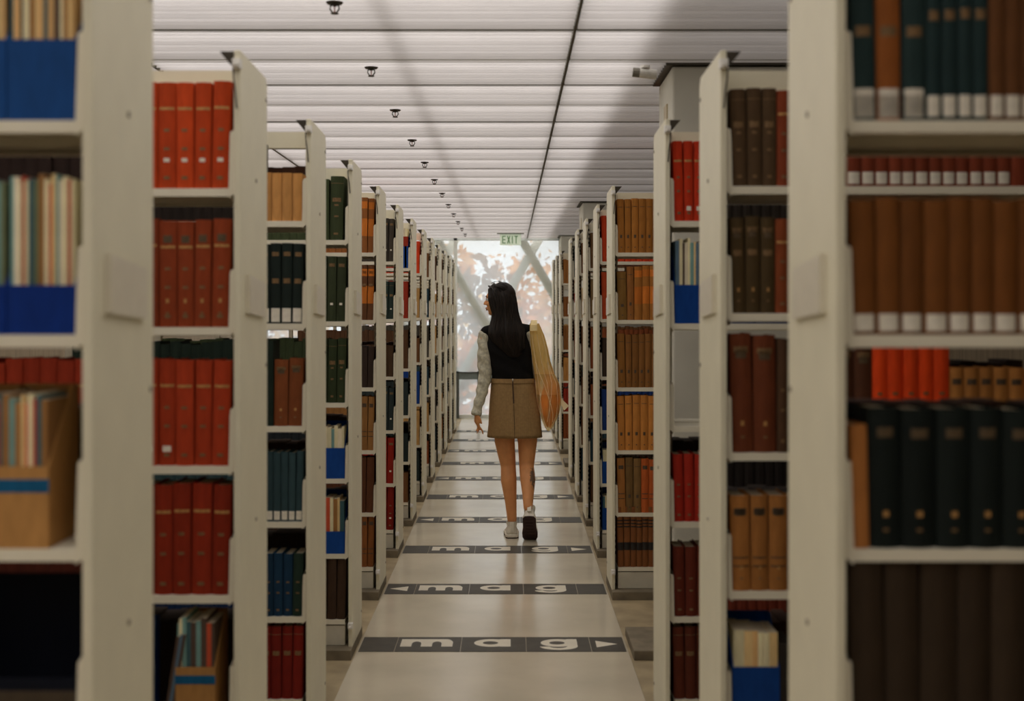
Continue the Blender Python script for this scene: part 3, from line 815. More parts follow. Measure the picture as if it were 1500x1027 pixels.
sp = empty('ceiling_spotlight', (.60, 5.95, CZ-.0205)); tag(sp, 'small white spotlight with dark front on the ceiling beside the column', 'spotlight')
b = MB(); b.tube([(0, 0, 0), (0, 0, -.012)], .022, 14); b.build('mount', M_bolt, sp, smooth=False)
b = MB(); b.tube([(.05, 0, -.04), (-.025, 0, -.032)], .022, 14); b.build('housing', M_bolt, sp)
b = MB(); b.tube([(-.025, 0, -.032), (-.055, 0, -.029)], .021, 14); b.build('lens_hood', mat('hood_grey', (.22, .20, .16, 1), .5), sp)
b = MB(); b.tube([(0, 0, -.012), (0, 0, -.03)], .008, 8); b.build('stem', M_bolt, sp)

ex = empty('exit_sign', (.008, 18.4, CZ-.0205)); tag(ex, 'pale green exit sign hanging from the ceiling before the window', 'sign')
b = MB(); b.box(-.185, .185, -.03, .03, -.012, 0); b.build('mounting_bar', mat('bar_olive', (.14, .15, .09, 1), .5), ex)
b = MB(); b.box(-.145, .145, -.006, .006, -.165, -.012)
gm = mat('sign_panel_green', (.66, .72, .58, 1), .3); gm.node_tree.nodes['Principled BSDF'].inputs['Emission Color'].default_value = (.66, .76, .58, 1); gm.node_tree.nodes['Principled BSDF'].inputs['Emission Strength'].default_value = .36; bevel(b.build('sign_panel', gm, ex), .004)
def exit_letters():
    out = []; M = mat('exit_letter_green', (.20, .40, .16, 1), .4)
    H, W, s_ = .105, .048, .013
    def bars(nm, segs):
        b = MB()
        for p in segs: b.prism(p, 'y', -.0085, -.006)
        out.append(b.mesh('letter', M))
    def r_(x0, x1, z0, z1): return [(x0, z0), (x1, z0), (x1, z1), (x0, z1)]
    bars('E', [r_(0, s_, 0, H), r_(s_, W, 0, s_), r_(s_, W*.9, H/2-s_/2, H/2+s_/2), r_(s_, W, H-s_, H)])
    bars('X', [[(0, 0), (s_*1.1, 0), (W, H), (W-s_*1.1, H)], [(W-s_*1.1, 0), (W, 0), (s_*1.1, H), (0, H)]])
    bars('I', [r_(0, s_, 0, H)])
    bars('T', [r_(0, W, H-s_, H), r_(W/2-s_/2, W/2+s_/2, 0, H-s_)])
    return out
for me, x in zip(exit_letters(), (-.115, -.050, .018, .052)): link('letter', me, ex, (x, 0, -.142))

# ------------------------------------------------------------------ the woman
PB = Vector((0, 9.25, 0))
woman = empty('person', (0.02, 9.25, 0))
tag(woman, 'woman with long dark hair in black vest and tan skirt walking away, looking left', 'person')
W0 = Vector((0.02, 9.25, 0))
def L(p): return Vector(p)-Vector((W0.x, 0, 0))      # points are given as (world x, y relative to the body, z)
def remeshed(mb, name, mats, voxel, smooth_it=6, parent=woman, factor=.5, post=None):
    o = mb.build(name+'_source', mats)
    m1 = o.modifiers.new('r', 'REMESH'); m1.mode = 'VOXEL'; m1.voxel_size = voxel; m1.use_smooth_shade = True
    m2 = o.modifiers.new('s', 'SMOOTH'); m2.iterations = smooth_it; m2.factor = factor
    dg = bpy.context.evaluated_depsgraph_get(); dg.update()
    me = bpy.data.meshes.new_from_object(o.evaluated_get(dg)); me.name = name
    bpy.data.objects.remove(o)
    me.materials.clear()
    for m in (mats if isinstance(mats, (list, tuple)) else [mats]): me.materials.append(m)
    if post:
        for v in me.vertices: v.co = post(v.co.copy())
    me.polygons.foreach_set('use_smooth', [True]*len(me.polygons)); me.update()
    return link(name, me, parent)

def skin_mat():
    m = mat('skin', (.74, .33, .13, 1), .5, var=.06, scale=25, spec=.35)
    nt = m.node_tree; N = nt.nodes; Lk = nt.links; b = N['Principled BSDF']
    b.inputs['Subsurface Weight'].default_value = .05; b.inputs['Subsurface Radius'].default_value = (.01, .004, .002)
    src = b.inputs['Base Color'].links[0].from_socket
    tc = N.new('ShaderNodeTexCoord'); mp = N.new('ShaderNodeMapping')
    # inked drawing on the outer right calf
    mp.vector_type = 'POINT'; mp.inputs['Location'].default_value = (-(.152-.02)/.022, .10/.09, -.405/.085); mp.inputs['Scale'].default_value = (1/.022, 1/.09, 1/.085)
    Lk.new(tc.outputs['Object'], mp.inputs[0])
    ln = N.new('ShaderNodeVectorMath'); ln.operation = 'LENGTH'; Lk.new(mp.outputs[0], ln.inputs[0])
    nz = N.new('ShaderNodeTexNoise'); nz.inputs['Scale'].default_value = 75; nz.inputs['Detail'].default_value = 3; Lk.new(tc.outputs['Object'], nz.inputs['Vector'])
    ad = N.new('ShaderNodeMath'); ad.operation = 'MULTIPLY_ADD'; ad.inputs[1].default_value = 1.6; Lk.new(nz.outputs['Fac'], ad.inputs[0]); Lk.new(ln.outputs['Value'], ad.inputs[2])
    mr = N.new('ShaderNodeMapRange'); mr.inputs['From Min'].default_value = 1.55; mr.inputs['From Max'].default_value = 1.75; mr.inputs['To Min'].default_value = .85; mr.inputs['To Max'].default_value = 0
    Lk.new(ad.outputs[0], mr.inputs['Value'])
    mx = N.new('ShaderNodeMix'); mx.data_type = 'RGBA'; Lk.new(mr.outputs['Result'], mx.inputs['Factor']); Lk.new(src, mx.inputs['A']); mx.inputs['B'].default_value = (.07, .065, .06, 1)
    Lk.new(mx.outputs['Result'], b.inputs['Base Color'])
    return m
M_skin = skin_mat()
HC = Vector((-.076, .010, 1.632)); FA = math.radians(68)         # head centre; face turned to her left
FD = Vector((-math.sin(FA), math.cos(FA), 0)); SD = Vector((math.cos(FA), math.sin(FA), 0))
TL = Matrix.Rotation(math.radians(4), 3, SD)
def hp(f, s_, z): return HC+FD*f+SD*s_+Vector((0, 0, z))       # head frame: forward, her right, up
RH = Matrix((SD, FD, Vector((0, 0, 1)))).transposed()
body = MB()
def cap(p0, r0, p1, r1): body.cone(L(p0), r0, L(p1), r1)
# skull, face
body.ball(L(hp(-.012, 0, .022)), (.074, .094, .090), 20, 12, RH)
body.ball(L(hp(.020, 0, -.035)), (.058, .068, .075), 18, 10, RH)
body.ball(L(hp(.055, 0, -.088)), (.026, .024, .020), 12, 8, RH)          # chin
body.ball(L(hp(.078, 0, .022)), (.042, .012, .022), 12, 8, RH)           # brow
body.cone(L(hp(.086, 0, .008)), .007, L(hp(.107, 0, -.026)), .0105)      # nose
body.ball(L(hp(.098, .009, -.030)), .007); body.ball(L(hp(.098, -.009, -.030)), .007)
body.ball(L(hp(.084, 0, -.055)), (.020, .010, .006), 10, 6, RH); body.ball(L(hp(.081, 0, -.066)), (.018, .010, .007), 10, 6, RH)
for q in (-1, 1):
    body.ball(L(hp(.058, q*.036, -.028)), (.020, .020, .020), 10, 8, RH)  # cheek
    body.ball(L(hp(-.004, q*.074, -.012)), (.008, .018, .030), 10, 8, RH) # ear
cap((-.055, .0, 1.545), .050, (-.035, -.005, 1.40), .056)
# trunk
def ering(cx, cy, z, rx, ry, n=28, p=2.3):
    out = []
    for i in range(n):
        a = 2*PI*i/n; c, s_ = math.cos(a), math.sin(a)
        out.append(L((cx+rx*math.copysign(abs(c)**(2/p), c), cy+ry*math.copysign(abs(s_)**(2/p), s_), z)))
    return out
TR = [(.78, .05, .01, .150, .105), (.88, .047, .005, .160, .112), (.97, .038, 0, .148, .105), (1.08, .018, 0, .120, .090), (1.18, .004, 0, .126, .095), (1.29, -.012, 0, .146, .100), (1.38, -.022, 0, .140, .088), (1.43, -.028, 0, .085, .065)]
body.loft([ering(cx, cy, z, rx, ry) for z, cx, cy, rx, ry in TR])
SHL, ELL, WRL = (-.178, -.005, 1.375), (-.172, -.045, 1.085), (-.226, -.10, .872)
SHR, ELR, WRR = (.140, .0, 1.385), (.190, .04, 1.115), (.150, .24, 1.165)
cap(SHL, .044, ELL, .034); cap(ELL, .034, WRL, .023)
cap(SHR, .044, ELR, .034); cap(ELR, .034, WRR, .023)
# legs
HL, KNL, ANL = (-.030, .01, .82), (-.012, .03, .487), (.014, -.025, .120)
HR, KNR, ANR = (.110, .0, .82), (.114, -.015, .487), (.122, -.215, .235)
cap(HL, .088, (-.037, .02, .66), .071); cap((-.037, .02, .66), .071, KNL, .054); cap(KNL, .053, (-.008, -.005, .385), .0555)
cap((-.008, -.005, .385), .0555, (.006, -.02, .24), .041); cap((.006, -.02, .24), .041, ANL, .033)
cap(HR, .088, (.121, .0, .66), .069); cap((.121, .0, .66), .069, KNR, .052); cap(KNR, .052, (.122, -.10, .405), .0535)
cap((.122, -.10, .405), .0535, (.123, -.165, .31), .040); cap((.123, -.165, .31), .040, ANR, .032)
# feet, inside the shoes
cap((.016, -.035, .060), .032, (.010, .13, .035), .025)
cap((.124, -.235, .165), .030, (.128, -.155, .06), .024)
# hands: palm, four fingers and a thumb, loosely curled
def hand(wr, d, pal, size=1.0, curl=.55, thumb_side=1):
    """wr wrist, d direction of the hand, pal palm normal"""
    wr, d, pal = Vector(wr), Vector(d).normalized(), Vector(pal).normalized()
    pal = (pal-d*pal.dot(d)).normalized(); ac = d.cross(pal).normalized()*thumb_side
    s = size
    for q in (-1.5, -.5, .5, 1.5):
        body.cone(L(wr+d*.005), .016*s, L(wr+d*.078*s+ac*q*.0175*s), .0115*s, 8)
    lens = (.036, .043, .047, .042)
    for j, q in enumerate((-1.5, -.5, .5, 1.5)):
        p = wr+d*.080*s+ac*q*.0185*s; a = curl*(1.05-.1*j); dd = d
        for seg in range(3):
            dd = (dd*math.cos(a)+pal*math.sin(a)).normalized() if seg == 0 else (Matrix.Rotation(-a if thumb_side > 0 else a, 3, ac) @ dd)
            if dd.dot(pal) < 0 and seg < 2: dd = (dd+pal).normalized()
            l = lens[j]*s*(1, .66, .5)[seg]
            body.cone(L(p), (.0092-.0008*seg)*s, L(p+dd*l), (.0085-.0008*seg)*s, 8); p = p+dd*l
    p = wr+d*.028*s+ac*.022*s
    d1 = (d*.75+ac*.5+pal*.35).normalized(); body.cone(L(p), .0125*s, L(p+d1*.038*s), .0105*s, 8); p = p+d1*.038*s
    d2 = (d*.9+ac*.05+pal*.35).normalized(); body.cone(L(p), .0105*s, L(p+d2*.030*s), .0085*s, 8)
hand(WRL, (-.04, .0, -1), (1, .35, 0), .92, .6, 1)
hand(WRR, (-.35, .7, .35), (-.5, -.2, -.8), .92, .9, 1)
bo = remeshed(body, 'body', M_skin, .0058, 5)

# eyes, brows, lips
M_eye = mat('eye_white', (.8, .78, .74, 1), .2); M_iris = mat('iris_dark', (.03, .02, .015, 1), .2); M_lip = mat('lip', (.46, .17, .13, 1), .45)
M_hair = mat('dark_hair', (.012, .0072, .0042, 1), .5, var=.6, scale=8, stretch=(8, 8, .6), spec=.22)
for q in (-1, 1):
    e = MB(); e.ball(L(hp(.070, q*.031, .002)), .0125, 12, 8); eo = e.build('eye', M_eye, woman, smooth=True)
    e = MB(); e.ball(L(hp(.0805, q*.032, .002)), .005, 10, 6); e.build('iris', M_iris, eo, smooth=True)
    e = MB(); e.tube([L(hp(.088, q*.014, .022)), L(hp(.084, q*.032, .027)), L(hp(.070, q*.050, .021))], [.003, .0035, .002], 6); e.build('eyebrow', M_hair, woman, smooth=True)
    e = MB(); e.tube([L(hp(.080, q*.018, .0075)), L(hp(.083, q*.031, .011)), L(hp(.074, q*.045, .006))], [.0016, .002, .0014], 6); e.build('eyelashes', M_iris, eo)
e = MB(); e.tube([L(hp(.083, -.019, -.061)), L(hp(.0935, -.007, -.056)), L(hp(.0935, .007, -.056)), L(hp(.083, .019, -.061))], [.002, .0052, .0052, .002], 8)
e.tube([L(hp(.083, -.018, -.062)), L(hp(.092, 0, -.068)), L(hp(.083, .018, -.062))], [.002, .006, .002], 8); e.build('lips', M_lip, woman, smooth=True)

# hair: a mass over the crown and down the back, with locks lying on it
hair = MB()
hair.ball(L(hp(-.026, 0, .028)), (.088, .096, .094), 22, 14, RH)
HS = [(420, 720, 746, -.045, .06), (426, 717, 752, -.080, .08), (434, 718, 755.5, -.095, .08), (445, 720, 757.5, -.100, .07), (456, 721, 759, -.102, .05), (466, 720, 761.5, -.108, .02), (475, 718, 765, -.118, .0), (482, 716, 768, -.130, -.02), (490, 716, 768.5, -.136, -.05), (500, 722, 768.5, -.138, -.07), (509, 732, 767.5, -.138, -.09), (518, 742, 763, -.136, -.105), (523, 748, 758, -.133, -.115)]
HY = 9.20
def hring(sec, grow=0.0, n=40):
    py, xl, xr, yb, yf = sec; xa, z = at(xl, py, HY); xb, _ = at(xr, py, HY); out = []
    for i in range(n):
        a = 2*PI*i/n; out.append(Vector(((xa+xb)/2+((xb-xa)/2+grow)*math.cos(a)-W0.x, (yb+yf)/2+((yf-yb)/2+grow)*math.sin(a), z)))
    return out
hair.loft([hring(q) for q in HS])
# front lock on the near temple and the sweep on the far side of the brow
hair.tube([L(hp(.020, -.035, .108)), L(hp(.040, -.068, .070)), L(hp(.030, -.086, .010)), L(hp(.012, -.084, -.06)), L(hp(-.01, -.075, -.13)), L(hp(-.015, -.06, -.19))], [.012, .016, .018, .018, .016, .006], 8)
hair.tube([L(hp(.035, .01, .112)), L(hp(.074, .030, .088)), L(hp(.086, .058, .050)), L(hp(.072, .078, .0)), L(hp(.03, .082, -.05))], [.012, .012, .011, .012, .010], 8)
ho = remeshed(hair, 'hair', M_hair, .007, 3)
st = MB(); hr = random.Random(11)
for _ in range(120):
    a0 = hr.uniform(PI*1.02, PI*1.98); j0 = hr.choice([0, 1, 2, 3, 5]); j1 = hr.choice([9, 10, 11, 12]); pts = []
    dr = hr.uniform(-.10, .10)
    for j in range(j0, j1+1):
        sec = HS[j]; py, xl, xr, yb, yf = sec; xa, z = at(xl, py, HY); xb, _ = at(xr, py, HY); a = a0+dr*(j-j0)/8; g = hr.uniform(-.0012, .0018)
        pts.append(Vector(((xa+xb)/2+((xb-xa)/2+g)*math.cos(a)-W0.x, (yb+yf)/2+((yf-yb)/2+g)*math.sin(a), z)))
    st.tube(pts, [.0010]+[.0030]*(len(pts)-2)+[.0008], 5)
for _ in range(60):      # strands combed back over the crown
    a = hr.uniform(-1.4, 1.4); pts = []
    for j in range(7):
        th = .55-j*.42
        pts.append(hp(-.026+.089*math.sin(th)*math.cos(a*.9), .097*math.sin(a)*math.cos(th*.6), .028+.0945*math.cos(th)*math.cos(a*.75)))
    st.tube([L(p) for p in pts], [.001]+[.0026]*5+[.001], 5)
for q in range(6): # fly-aways
    x = hr.uniform(-.03, .03); st.tube([L(hp(-.03+x, x, .118)), L(hp(.0+x, x*1.4, .131)), L(hp(.03+x, x*1.2, .127)), L(hp(.05+x, x, .115))], .0010, 4)
sto = st.build('hair_strands', M_hair, woman, smooth=True); sto['kind'] = 'stuff'
# sunglasses pushed up on the hair
M_sun = mat('sunglasses_black', (.015, .013, .012, 1), .15)
sg = MB()
for q in (-1, 1):
    sg.ball(L(hp(.056, q*.030, .092)), (.022, .006, .014), 12, 8, RH @ Matrix.Rotation(math.radians(-50), 3, 'X'))
    sg.tube([L(hp(.052, q*.050, .090)), L(hp(.02, q*.082, .085)), L(hp(-.015, q*.102, .045))], .003, 6)
sg.tube([L(hp(.060, -.01, .097)), L(hp(.060, .01, .097))], .003, 6)
sgo = sg.build('sunglasses', M_sun, None, smooth=True); sgo.location = (W0.x, W0.y, 0)
tag(sgo, 'black sunglasses pushed up on the woman\'s dark hair', 'sunglasses')

# black vest
M_vest = mat('black_knit', (.007, .0065, .0065, 1), .9, var=.2, scale=120, bump=.2, spec=.15)
ve = MB()
VT = [(1.070, .020, 0, .146, .108), (1.10, .019, 0, .143, .108), (1.18, .010, 0, .144, .110), (1.27, -.004, 0, .156, .115), (1.34, -.016, 0, .158, .108), (1.395, -.022, 0, .140, .092), (1.44, -.028, 0, .085, .070)]
ve.loft([ering(cx, cy, z, rx, ry, 36, 2.5) for z, cx, cy, rx, ry in VT])
ve.cone(L((-.06, -.005, 1.435)), .052, L((-.158, -.005, 1.405)), .050); ve.cone(L((.0, -.005, 1.435)), .052, L((.118, 0, 1.415)), .050)
ve.cone(L((-.040, 0, 1.45)), .062, L((-.045, 0, 1.50)), .058)
def vestfold(p):
    return p+Vector((0, .004*math.sin(p.z*60+p.x*25), 0))
remeshed(ve, 'vest', M_vest, .008, 5, post=vestfold)
# grey heather sleeves
M_grey = mat('grey_heather', (.56, .53, .41, 1), .95, var=.28, scale=55, bump=.3, spec=.1)
for nm, S_, E_, W_ in (('sleeve', SHL, ELL, WRL), ('sleeve', SHR, ELR, WRR)):
    sl = MB(); sx = -1 if S_[0] < 0 else 1
    sl.cone(L((S_[0]-sx*.01, S_[1], S_[2]+.002)), .055, L(((S_[0]+E_[0])/2-.0*sx, (S_[1]+E_[1])/2, (S_[2]+E_[2])/2)), .051); sl.cone(L(((S_[0]+E_[0])/2, (S_[1]+E_[1])/2, (S_[2]+E_[2])/2)), .051, L(E_), .045)
    sl.cone(L(E_), .045, L(W_), .033)
    wv = Vector(W_)+(Vector(W_)-Vector(E_)).normalized()*.03
    sl.tube([L(W_), L(wv)], [.034, .038], 14)
    def fold(p):
        n = Vector((p.x-0, p.y, 0)); d = math.sin(p.z*75+p.x*60)*.0028+math.sin(p.z*31+p.y*50)*.002
        return p+Vector((d, d, 0))
    remeshed(sl, nm, M_grey, .006, 4, post=fold)
# skirt
def skirt_mat():
    m = mat('checked_wool', (.43, .27, .115, 1), .85, var=.12, scale=60, bump=.2, spec=.15)
    nt = m.node_tree; N = nt.nodes; Lk = nt.links; b = N['Principled BSDF']; src = b.inputs['Base Color'].links[0].from_socket
    tc = N.new('ShaderNodeTexCoord'); prev = src
    for dirn, sc, fac in (('Z', 32, .42), ('X', 45, .2)):
        wv = N.new('ShaderNodeTexWave'); wv.bands_direction = dirn; wv.inputs['Scale'].default_value = sc; wv.inputs['Distortion'].default_value = .6; wv.inputs['Detail Scale'].default_value = 3
        Lk.new(tc.outputs['Object'], wv.inputs['Vector'])
        mu = N.new('ShaderNodeMath'); mu.operation = 'MULTIPLY'; mu.inputs[1].default_value = fac; Lk.new(wv.outputs['Fac'], mu.inputs[0])
        mx = N.new('ShaderNodeMix'); mx.data_type = 'RGBA'; Lk.new(mu.outputs[0], mx.inputs['Factor']); Lk.new(prev, mx.inputs['A']); mx.inputs['B'].default_value = (.12, .075, .04, 1); prev = mx.outputs['Result']
    Lk.new(prev, b.inputs['Base Color']); return m
M_skirt = skirt_mat()
SK = [(.688, .034, .012, .192, .150), (.71, .034, .012, .190, .149), (.78, .033, .010, .184, .142), (.86, .030, .008, .177, .135), (.94, .027, .004, .166, .124), (1.02, .023, .002, .154, .113), (1.088, .021, 0, .149, .112)]
sk = MB(); rings = [ering(cx, cy, z, rx, ry, 56, 2.5) for z, cx, cy, rx, ry in SK]
inner = [ering(cx, cy, z+.002, rx-.004, ry-.004, 56, 2.5) for z, cx, cy, rx, ry in reversed(SK)]
for ri, r_ in enumerate(rings):
    for j, p in enumerate(r_):
        a = 2*PI*j/56; z = SK[ri][0]
        r_[j] = p+Vector((math.cos(a), math.sin(a), 0))*(.0025*math.sin(z*70+6*a)+.003*math.sin(3*a+z*25)*(1.1-z))
sk.loft(rings+inner, cap=False); n_ = 56; m_last = len(rings+inner)-1
sk.add([], [])
so_ = sk.build('skirt', M_skirt, woman, smooth=True)
bm = bmesh.new(); bm.from_mesh(so_.data); bmesh.ops.bridge_loops(bm, edges=[e for e in bm.edges if e.is_boundary]); bmesh.ops.recalc_face_normals(bm, faces=bm.faces); bm.to_mesh(so_.data); bm.free()
so_.data.polygons.foreach_set('use_smooth', [True]*len(so_.data.polygons))
def backy(z):  # y of the back of the skirt at height z
    for a, b_ in zip(SK, SK[1:]):
        if a[0] <= z <= b_[0]:
            t = (z-a[0])/(b_[0]-a[0]); return (a[2]+t*(b_[2]-a[2]))-(a[4]+t*(b_[4]-a[4])), a[1]+t*(b_[1]-a[1])
    return -SK[-1][4], SK[-1][1]
M_zip = mat('zip_dark', (.07, .04, .025, 1), .4, metal=.4); M_pull = mat('zip_pull', (.75, .70, .6, 1), .25, metal=.8)
def strip(name, z0, z1, hw, th, m, par, dx=0.0, n=8):
    b = MB(); rr_ = []
    for j in range(n+1):
        z = z0+(z1-z0)*j/n; y, cx = backy(z); cx += dx
        rr_.append([L((cx-hw, y-th, z)), L((cx+hw, y-th, z)), L((cx+hw, y+.003, z)), L((cx-hw, y+.003, z))])
    b.loft(rr_); return b.build(name, m, par)
zp = strip('zip', .925, 1.085, .0045, .006, M_zip, so_, -.002)
strip('zip_tape', .92, 1.085, .010, .0045, M_skirt, so_, -.002)
b = MB(); b.ball(L((.019, -.119, 1.085)), (.006, .004, .010), 10, 7); b.build('zip_pull', M_pull, so_, smooth=True)
strip('back_seam', .69, .92, .0016, .0050, mat('seam_dark', (.10, .065, .035, 1), .9), so_, -.002)  # thin dark strip along the back seam
strip('hem', .688, .700, .0, .0, M_skirt, so_) if False else None
# waistband
wb = MB(); wb.loft([ering(SK[-1][1], 0, 1.062, .1535, .1165, 56, 2.5), ering(SK[-1][1], 0, 1.092, .1515, .1145, 56, 2.5), ering(SK[-1][1], 0, 1.092, .146, .109, 56, 2.5), ering(SK[-1][1], 0, 1.062, .147, .110, 56, 2.5)], cap=False)
wb.build('waistband', M_skirt, so_, smooth=False, fix=True)

# sneakers, built toe along +y, heel at y=0, sole at z=0
M_shoe = mat('white_leather', (.78, .73, .62, 1), .5, var=.06, scale=30); M_mid = mat('midsole', (.82, .77, .66, 1), .6); M_out = mat('dark_outsole', (.045, .020, .018, 1), .75, var=.2, scale=60)
def foot_outline(e=0.0, n=36):
    pts = []
    prof = [(0, .0), (.004, .028), (.022, .042), (.06, .043), (.12, .043), (.175, .051), (.215, .050), (.247, .037), (.266, .016), (.270, .0)]
    L_, R_ = [], []
    for y, w_ in prof: R_.append((w_+e*(w_ > 0), y+(e if y > .2 else -e if y < .01 else 0)))
    for y, w_ in reversed(prof[1:-1]): L_.append((-w_*.93-e, y+(e if y > .2 else -e if y < .01 else 0)))
    return R_+L_
def sneaker(loc, rot, label):
    t = empty('sneaker', (0, 0, 0)); t.parent = woman
    t.location = L(loc); t.rotation_euler = rot
    ol = foot_outline(.004); a = MB(); n = len(ol)
    a.loft([[(x, y, z) for x, y in ol] for z in (.006, .026)]); bevel(a.build('midsole', M_mid, t), .004)
    a = MB(); a.loft([[(x*.98, y, z) for x, y in ol] for z in (0, .006)]); 
    a.build('outsole', M_out, t)
    for j in range(7):
        r_ = MB(); y = .03+.033*j; hw = .026 if j < 4 else .034; r_.box(-hw, hw, y, y+.014, -.0025, .0005); r_.build('tread', M_out, t)
    u = MB()
    base = foot_outline(-.002)
    def ringz(f, zt, shrink):
        out = []
        for x, y in base:
            yy = y; top = .095-.0*y if y < .07 else max(.040, .095-.46*(y-.07)) if y < .20 else max(.030, .040-.2*(y-.20))
            q = f
            out.append((x*(1-shrink*q*q)*(1-.04*q if y < .09 else 1), .004+yy*(1-.02*q)+(.010*q if y < .03 else 0), .024+(top-.024)*q))
        return out
    u.loft([ringz(f, 0, .30) for f in (0, .25, .5, .75, .92, 1.0)])
    uo = u.build('upper', M_shoe, t, smooth=True)
    c = MB(); rr_ = []
    for z, w_, d0, d1 in ((.085, .036, .006, .095), (.108, .037, .004, .092), (.114, .040, .001, .090), (.110, .031, .010, .082)):
        rr_.append([(w_*math.cos(q), (d0+d1)/2+(d1-d0)/2*math.sin(q), z-.10*max(0, math.sin(q))*.12) for q in [2*PI*i/20 for i in range(20)]])
    c.loft(rr_, cap=False); co = c.build('collar', M_shoe, t, smooth=True, fix=True)
    h = MB(); h.box(-.014, .014, -.0045, .006, .045, .112); bevel(h.build('heel_tab', M_mid, t), .003)
    lc = MB()
    for j in range(5):
        y = .10+.02*j; z = .088-.009*j*1.1; lc.tube([(-.024, y, z-.012), (0, y+.004, z+.002), (.024, y, z-.012)], .0028, 6)
    lo = lc.build('laces', M_mid, t, smooth=True); lo['kind'] = 'stuff'
    return t
sneaker((.014, -.088, .0008), (0, 0, math.radians(2)), '')
sneaker((.127, -.300, .180), (math.radians(-47), 0, math.radians(-3)), '')

# ------------------------------------------------------------------ tote bag of yellow net with an orange bundle inside
def net_mat(nm='yellow_net', clear=.30):
    m = mat(nm, (.95, .70, .27, 1), .7, var=.22, scale=18, stretch=(3, 3, .5))
    nt = m.node_tree; N = nt.nodes; Lk = nt.links; b = N['Principled BSDF']; out = N['Material Output']
    tr = N.new('ShaderNodeBsdfTransparent'); tr.inputs[0].default_value = (1, .93, .75, 1)
    tl = N.new('ShaderNodeBsdfTranslucent'); tl.inputs[0].default_value = (1, .76, .30, 1)
    m1 = N.new('ShaderNodeMixShader'); m1.inputs[0].default_value = .5; m2 = N.new('ShaderNodeMixShader'); m2.inputs[0].default_value = clear
    Lk.new(b.outputs[0], m1.inputs[1]); Lk.new(tl.outputs[0], m1.inputs[2]); Lk.new(m1.outputs[0], m2.inputs[1]); Lk.new(tr.outputs[0], m2.inputs[2]); Lk.new(m2.outputs[0], out.inputs[0])
    return m
M_net = net_mat('gathered_yellow_net', .12); M_net1 = net_mat('loose_yellow_net', .36); M_net2 = net_mat('stretched_yellow_net', .62); M_cord = mat('net_cord', (.86, .70, .42, 1), .7)
bag = empty('tote_bag', (.25, 9.20, .75)); tag(bag, 'pale yellow net tote bag hanging from the woman\'s right shoulder', 'bag')
BO = Vector((.25, 9.20, .75))
BY = 9.17
def bp(px, py): x, z = at(px, py, BY); return x, z
SEC = [(474, 776, 790, .022), (490, 776, 797, .030), (510, 778, 802, .038), (530, 780.5, 806, .046), (548, 783, 812, .056), (562, 784.5, 819, .066), (578, 786, 821.5, .070), (592, 788, 822, .068), (606, 791.5, 819.5, .058), (618, 795, 814, .042), (628, 799.5, 808.5, .022), (632, 802, 805, .008)]
def bag_ring(sec, inset=0.0, n=40, ph=0.0, amp=.05):
    py, xl, xr, dep = sec; xa, z = bp(xl, py); xb, _ = bp(xr, py); c = (xa+xb)/2; rx = (xb-xa)/2-inset; dep = dep-inset
    out = []
    for i in range(n):
        a = 2*PI*i/n; f = 1+amp*math.sin(9*a+py*.05+ph)+.03*math.sin(4*a+py*.11)
        out.append(Vector((c+rx*math.cos(a)*min(1, f) if abs(math.cos(a)) > .95 else c+rx*math.cos(a)*f, BY+.03+dep*math.sin(a)*f, z))-BO)
    return out
b = MB()
for j_ in range(3):
    lo_, hi_ = ((0, 5), (4, 7), (6, len(SEC)))[j_]; b.cur = j_; b.loft([bag_ring(s_) for s_ in SEC[lo_:hi_]], cap=False)
b.build('net_body', [M_net, M_net1, M_net2], bag, smooth=True)
b = MB()
for st_ in range(0, 40, 5):
    b.tube([bag_ring(s_, -.0015)[st_] for s_ in SEC[1:-1]], .0018, 5)
for f0, f1 in ((.15, .75), (.85, .35)):
    pts = []
    for q_, s_ in enumerate(SEC[3:10]):
        py, xl, xr, dep = s_; t_ = f0+(f1-f0)*q_/6; x_, z_ = bp(xl+(xr-xl)*t_, py); yy_ = math.sqrt(max(0, 1-(2*t_-1)**2)); pts.append(Vector((x_, BY+.03-dep*yy_-.004, z_))-BO)
    b.tube(pts, .0022, 5)
cord = b.build('seam_cords', M_cord, bag); cord['kind'] = 'stuff'
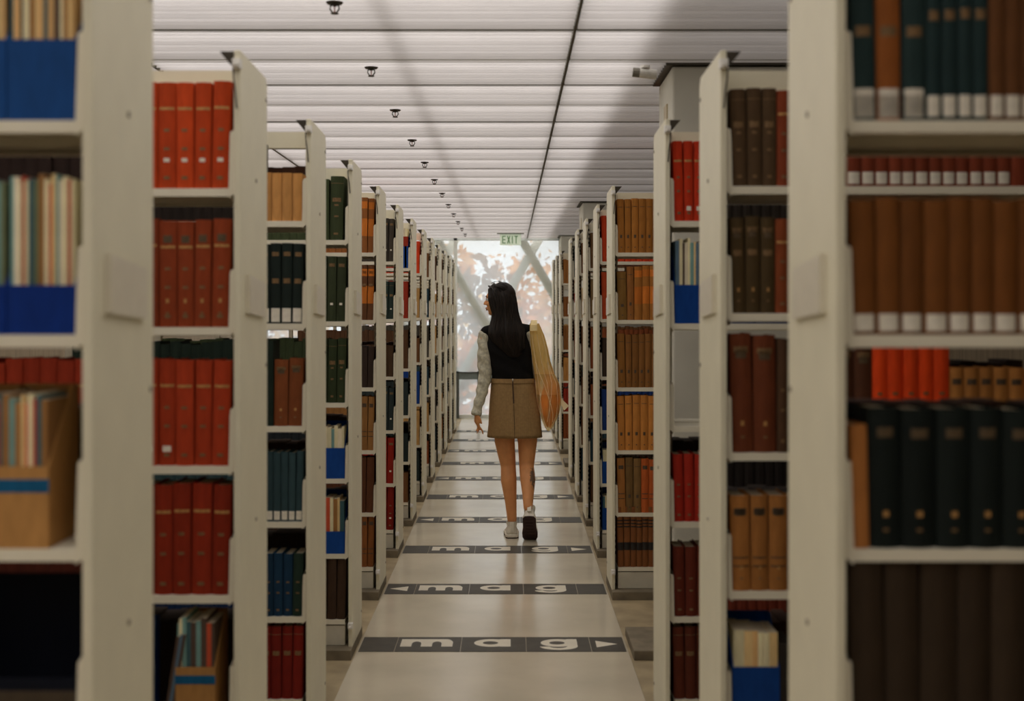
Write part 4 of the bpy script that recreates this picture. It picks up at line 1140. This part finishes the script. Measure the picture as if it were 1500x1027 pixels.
# strap over the shoulder
sp_ = []
for j in range(9):
    a = PI*j/8
    sp_.append(Vector((.160+.006*math.sin(a), 9.245-.082*math.cos(a), 1.44+.048*math.sin(a)-(.02 if j in (0, 8) else 0)))-BO)
b = MB(); rr_ = []
for j, p in enumerate(sp_):
    hw = .024-.004*math.sin(PI*j/8); nrm = Vector((0, -math.cos(PI*j/8), math.sin(PI*j/8)))
    rr_.append([p+Vector((-hw, 0, 0)), p+Vector((hw, 0, 0)), p+Vector((hw, 0, 0))+nrm*.005, p+Vector((-hw, 0, 0))+nrm*.005])
b.loft(rr_); b.build('strap', mat('strap_cream', (.86, .68, .34, 1), .7, var=.12, scale=40), bag, fix=True)
b = MB(); pf = Vector((.160, 9.327, 1.42))-BO; pe = Vector((.26, 9.26, .98))-BO
b.loft([[p+Vector((-.02, 0, 0)), p+Vector((.02, 0, 0)), p+Vector((.02, .004, 0)), p+Vector((-.02, .004, 0))] for p in (pf, (pf+pe)/2+Vector((.02, .03, 0)), pe)]); b.build('strap', MATS['strap_cream'], bag, fix=True)
# loose tail of the drawstring
x1, z1 = bp(817, 582); x2, z2 = bp(830, 598)
b = MB(); pa = Vector((x1, BY+.03, z1))-BO; pb = Vector((x2, BY+.0, z2))-BO
b.loft([[p+Vector((-w_, 0, -w_)), p+Vector((w_, 0, w_)), p+Vector((w_, .008, w_)), p+Vector((-w_, .008, -w_))] for p, w_ in ((pa, .008), ((pa+pb)/2, .011), (pb, .016))]); b.build('tail', M_cord, bag, fix=True)
M_orange = mat('orange_cloth', (.95, .27, .004, 1), .7, var=.3, scale=14, bump=.3)
bd = empty('cloth_bundle', (.29, 9.2, .78)); tag(bd, 'orange cloth bundle showing through the yellow net tote bag', 'cloth')
BN = [(540, 797, 803, .012), (552, 796, 810, .030), (563, 798, 818.5, .045), (574, 793, 820.5, .060), (588, 790, 821, .062), (604, 791.5, 819, .054), (616, 796.5, 812.5, .032), (626, 800.5, 807, .014)]
BO_keep = BO; BO = Vector((.29, 9.2, .78))
b = MB(); b.loft([bag_ring(s_, .004, 30, 1.3, .10) for s_ in BN]); b.build('bundle', M_orange, bd, smooth=True)
b = MB(); b.tube([bag_ring(s_, .003, 30, 1.3, .10)[22] for s_ in BN], .004, 6); b.build('fold', mat('orange_fold', (.50, .15, .03, 1), .7), bd)
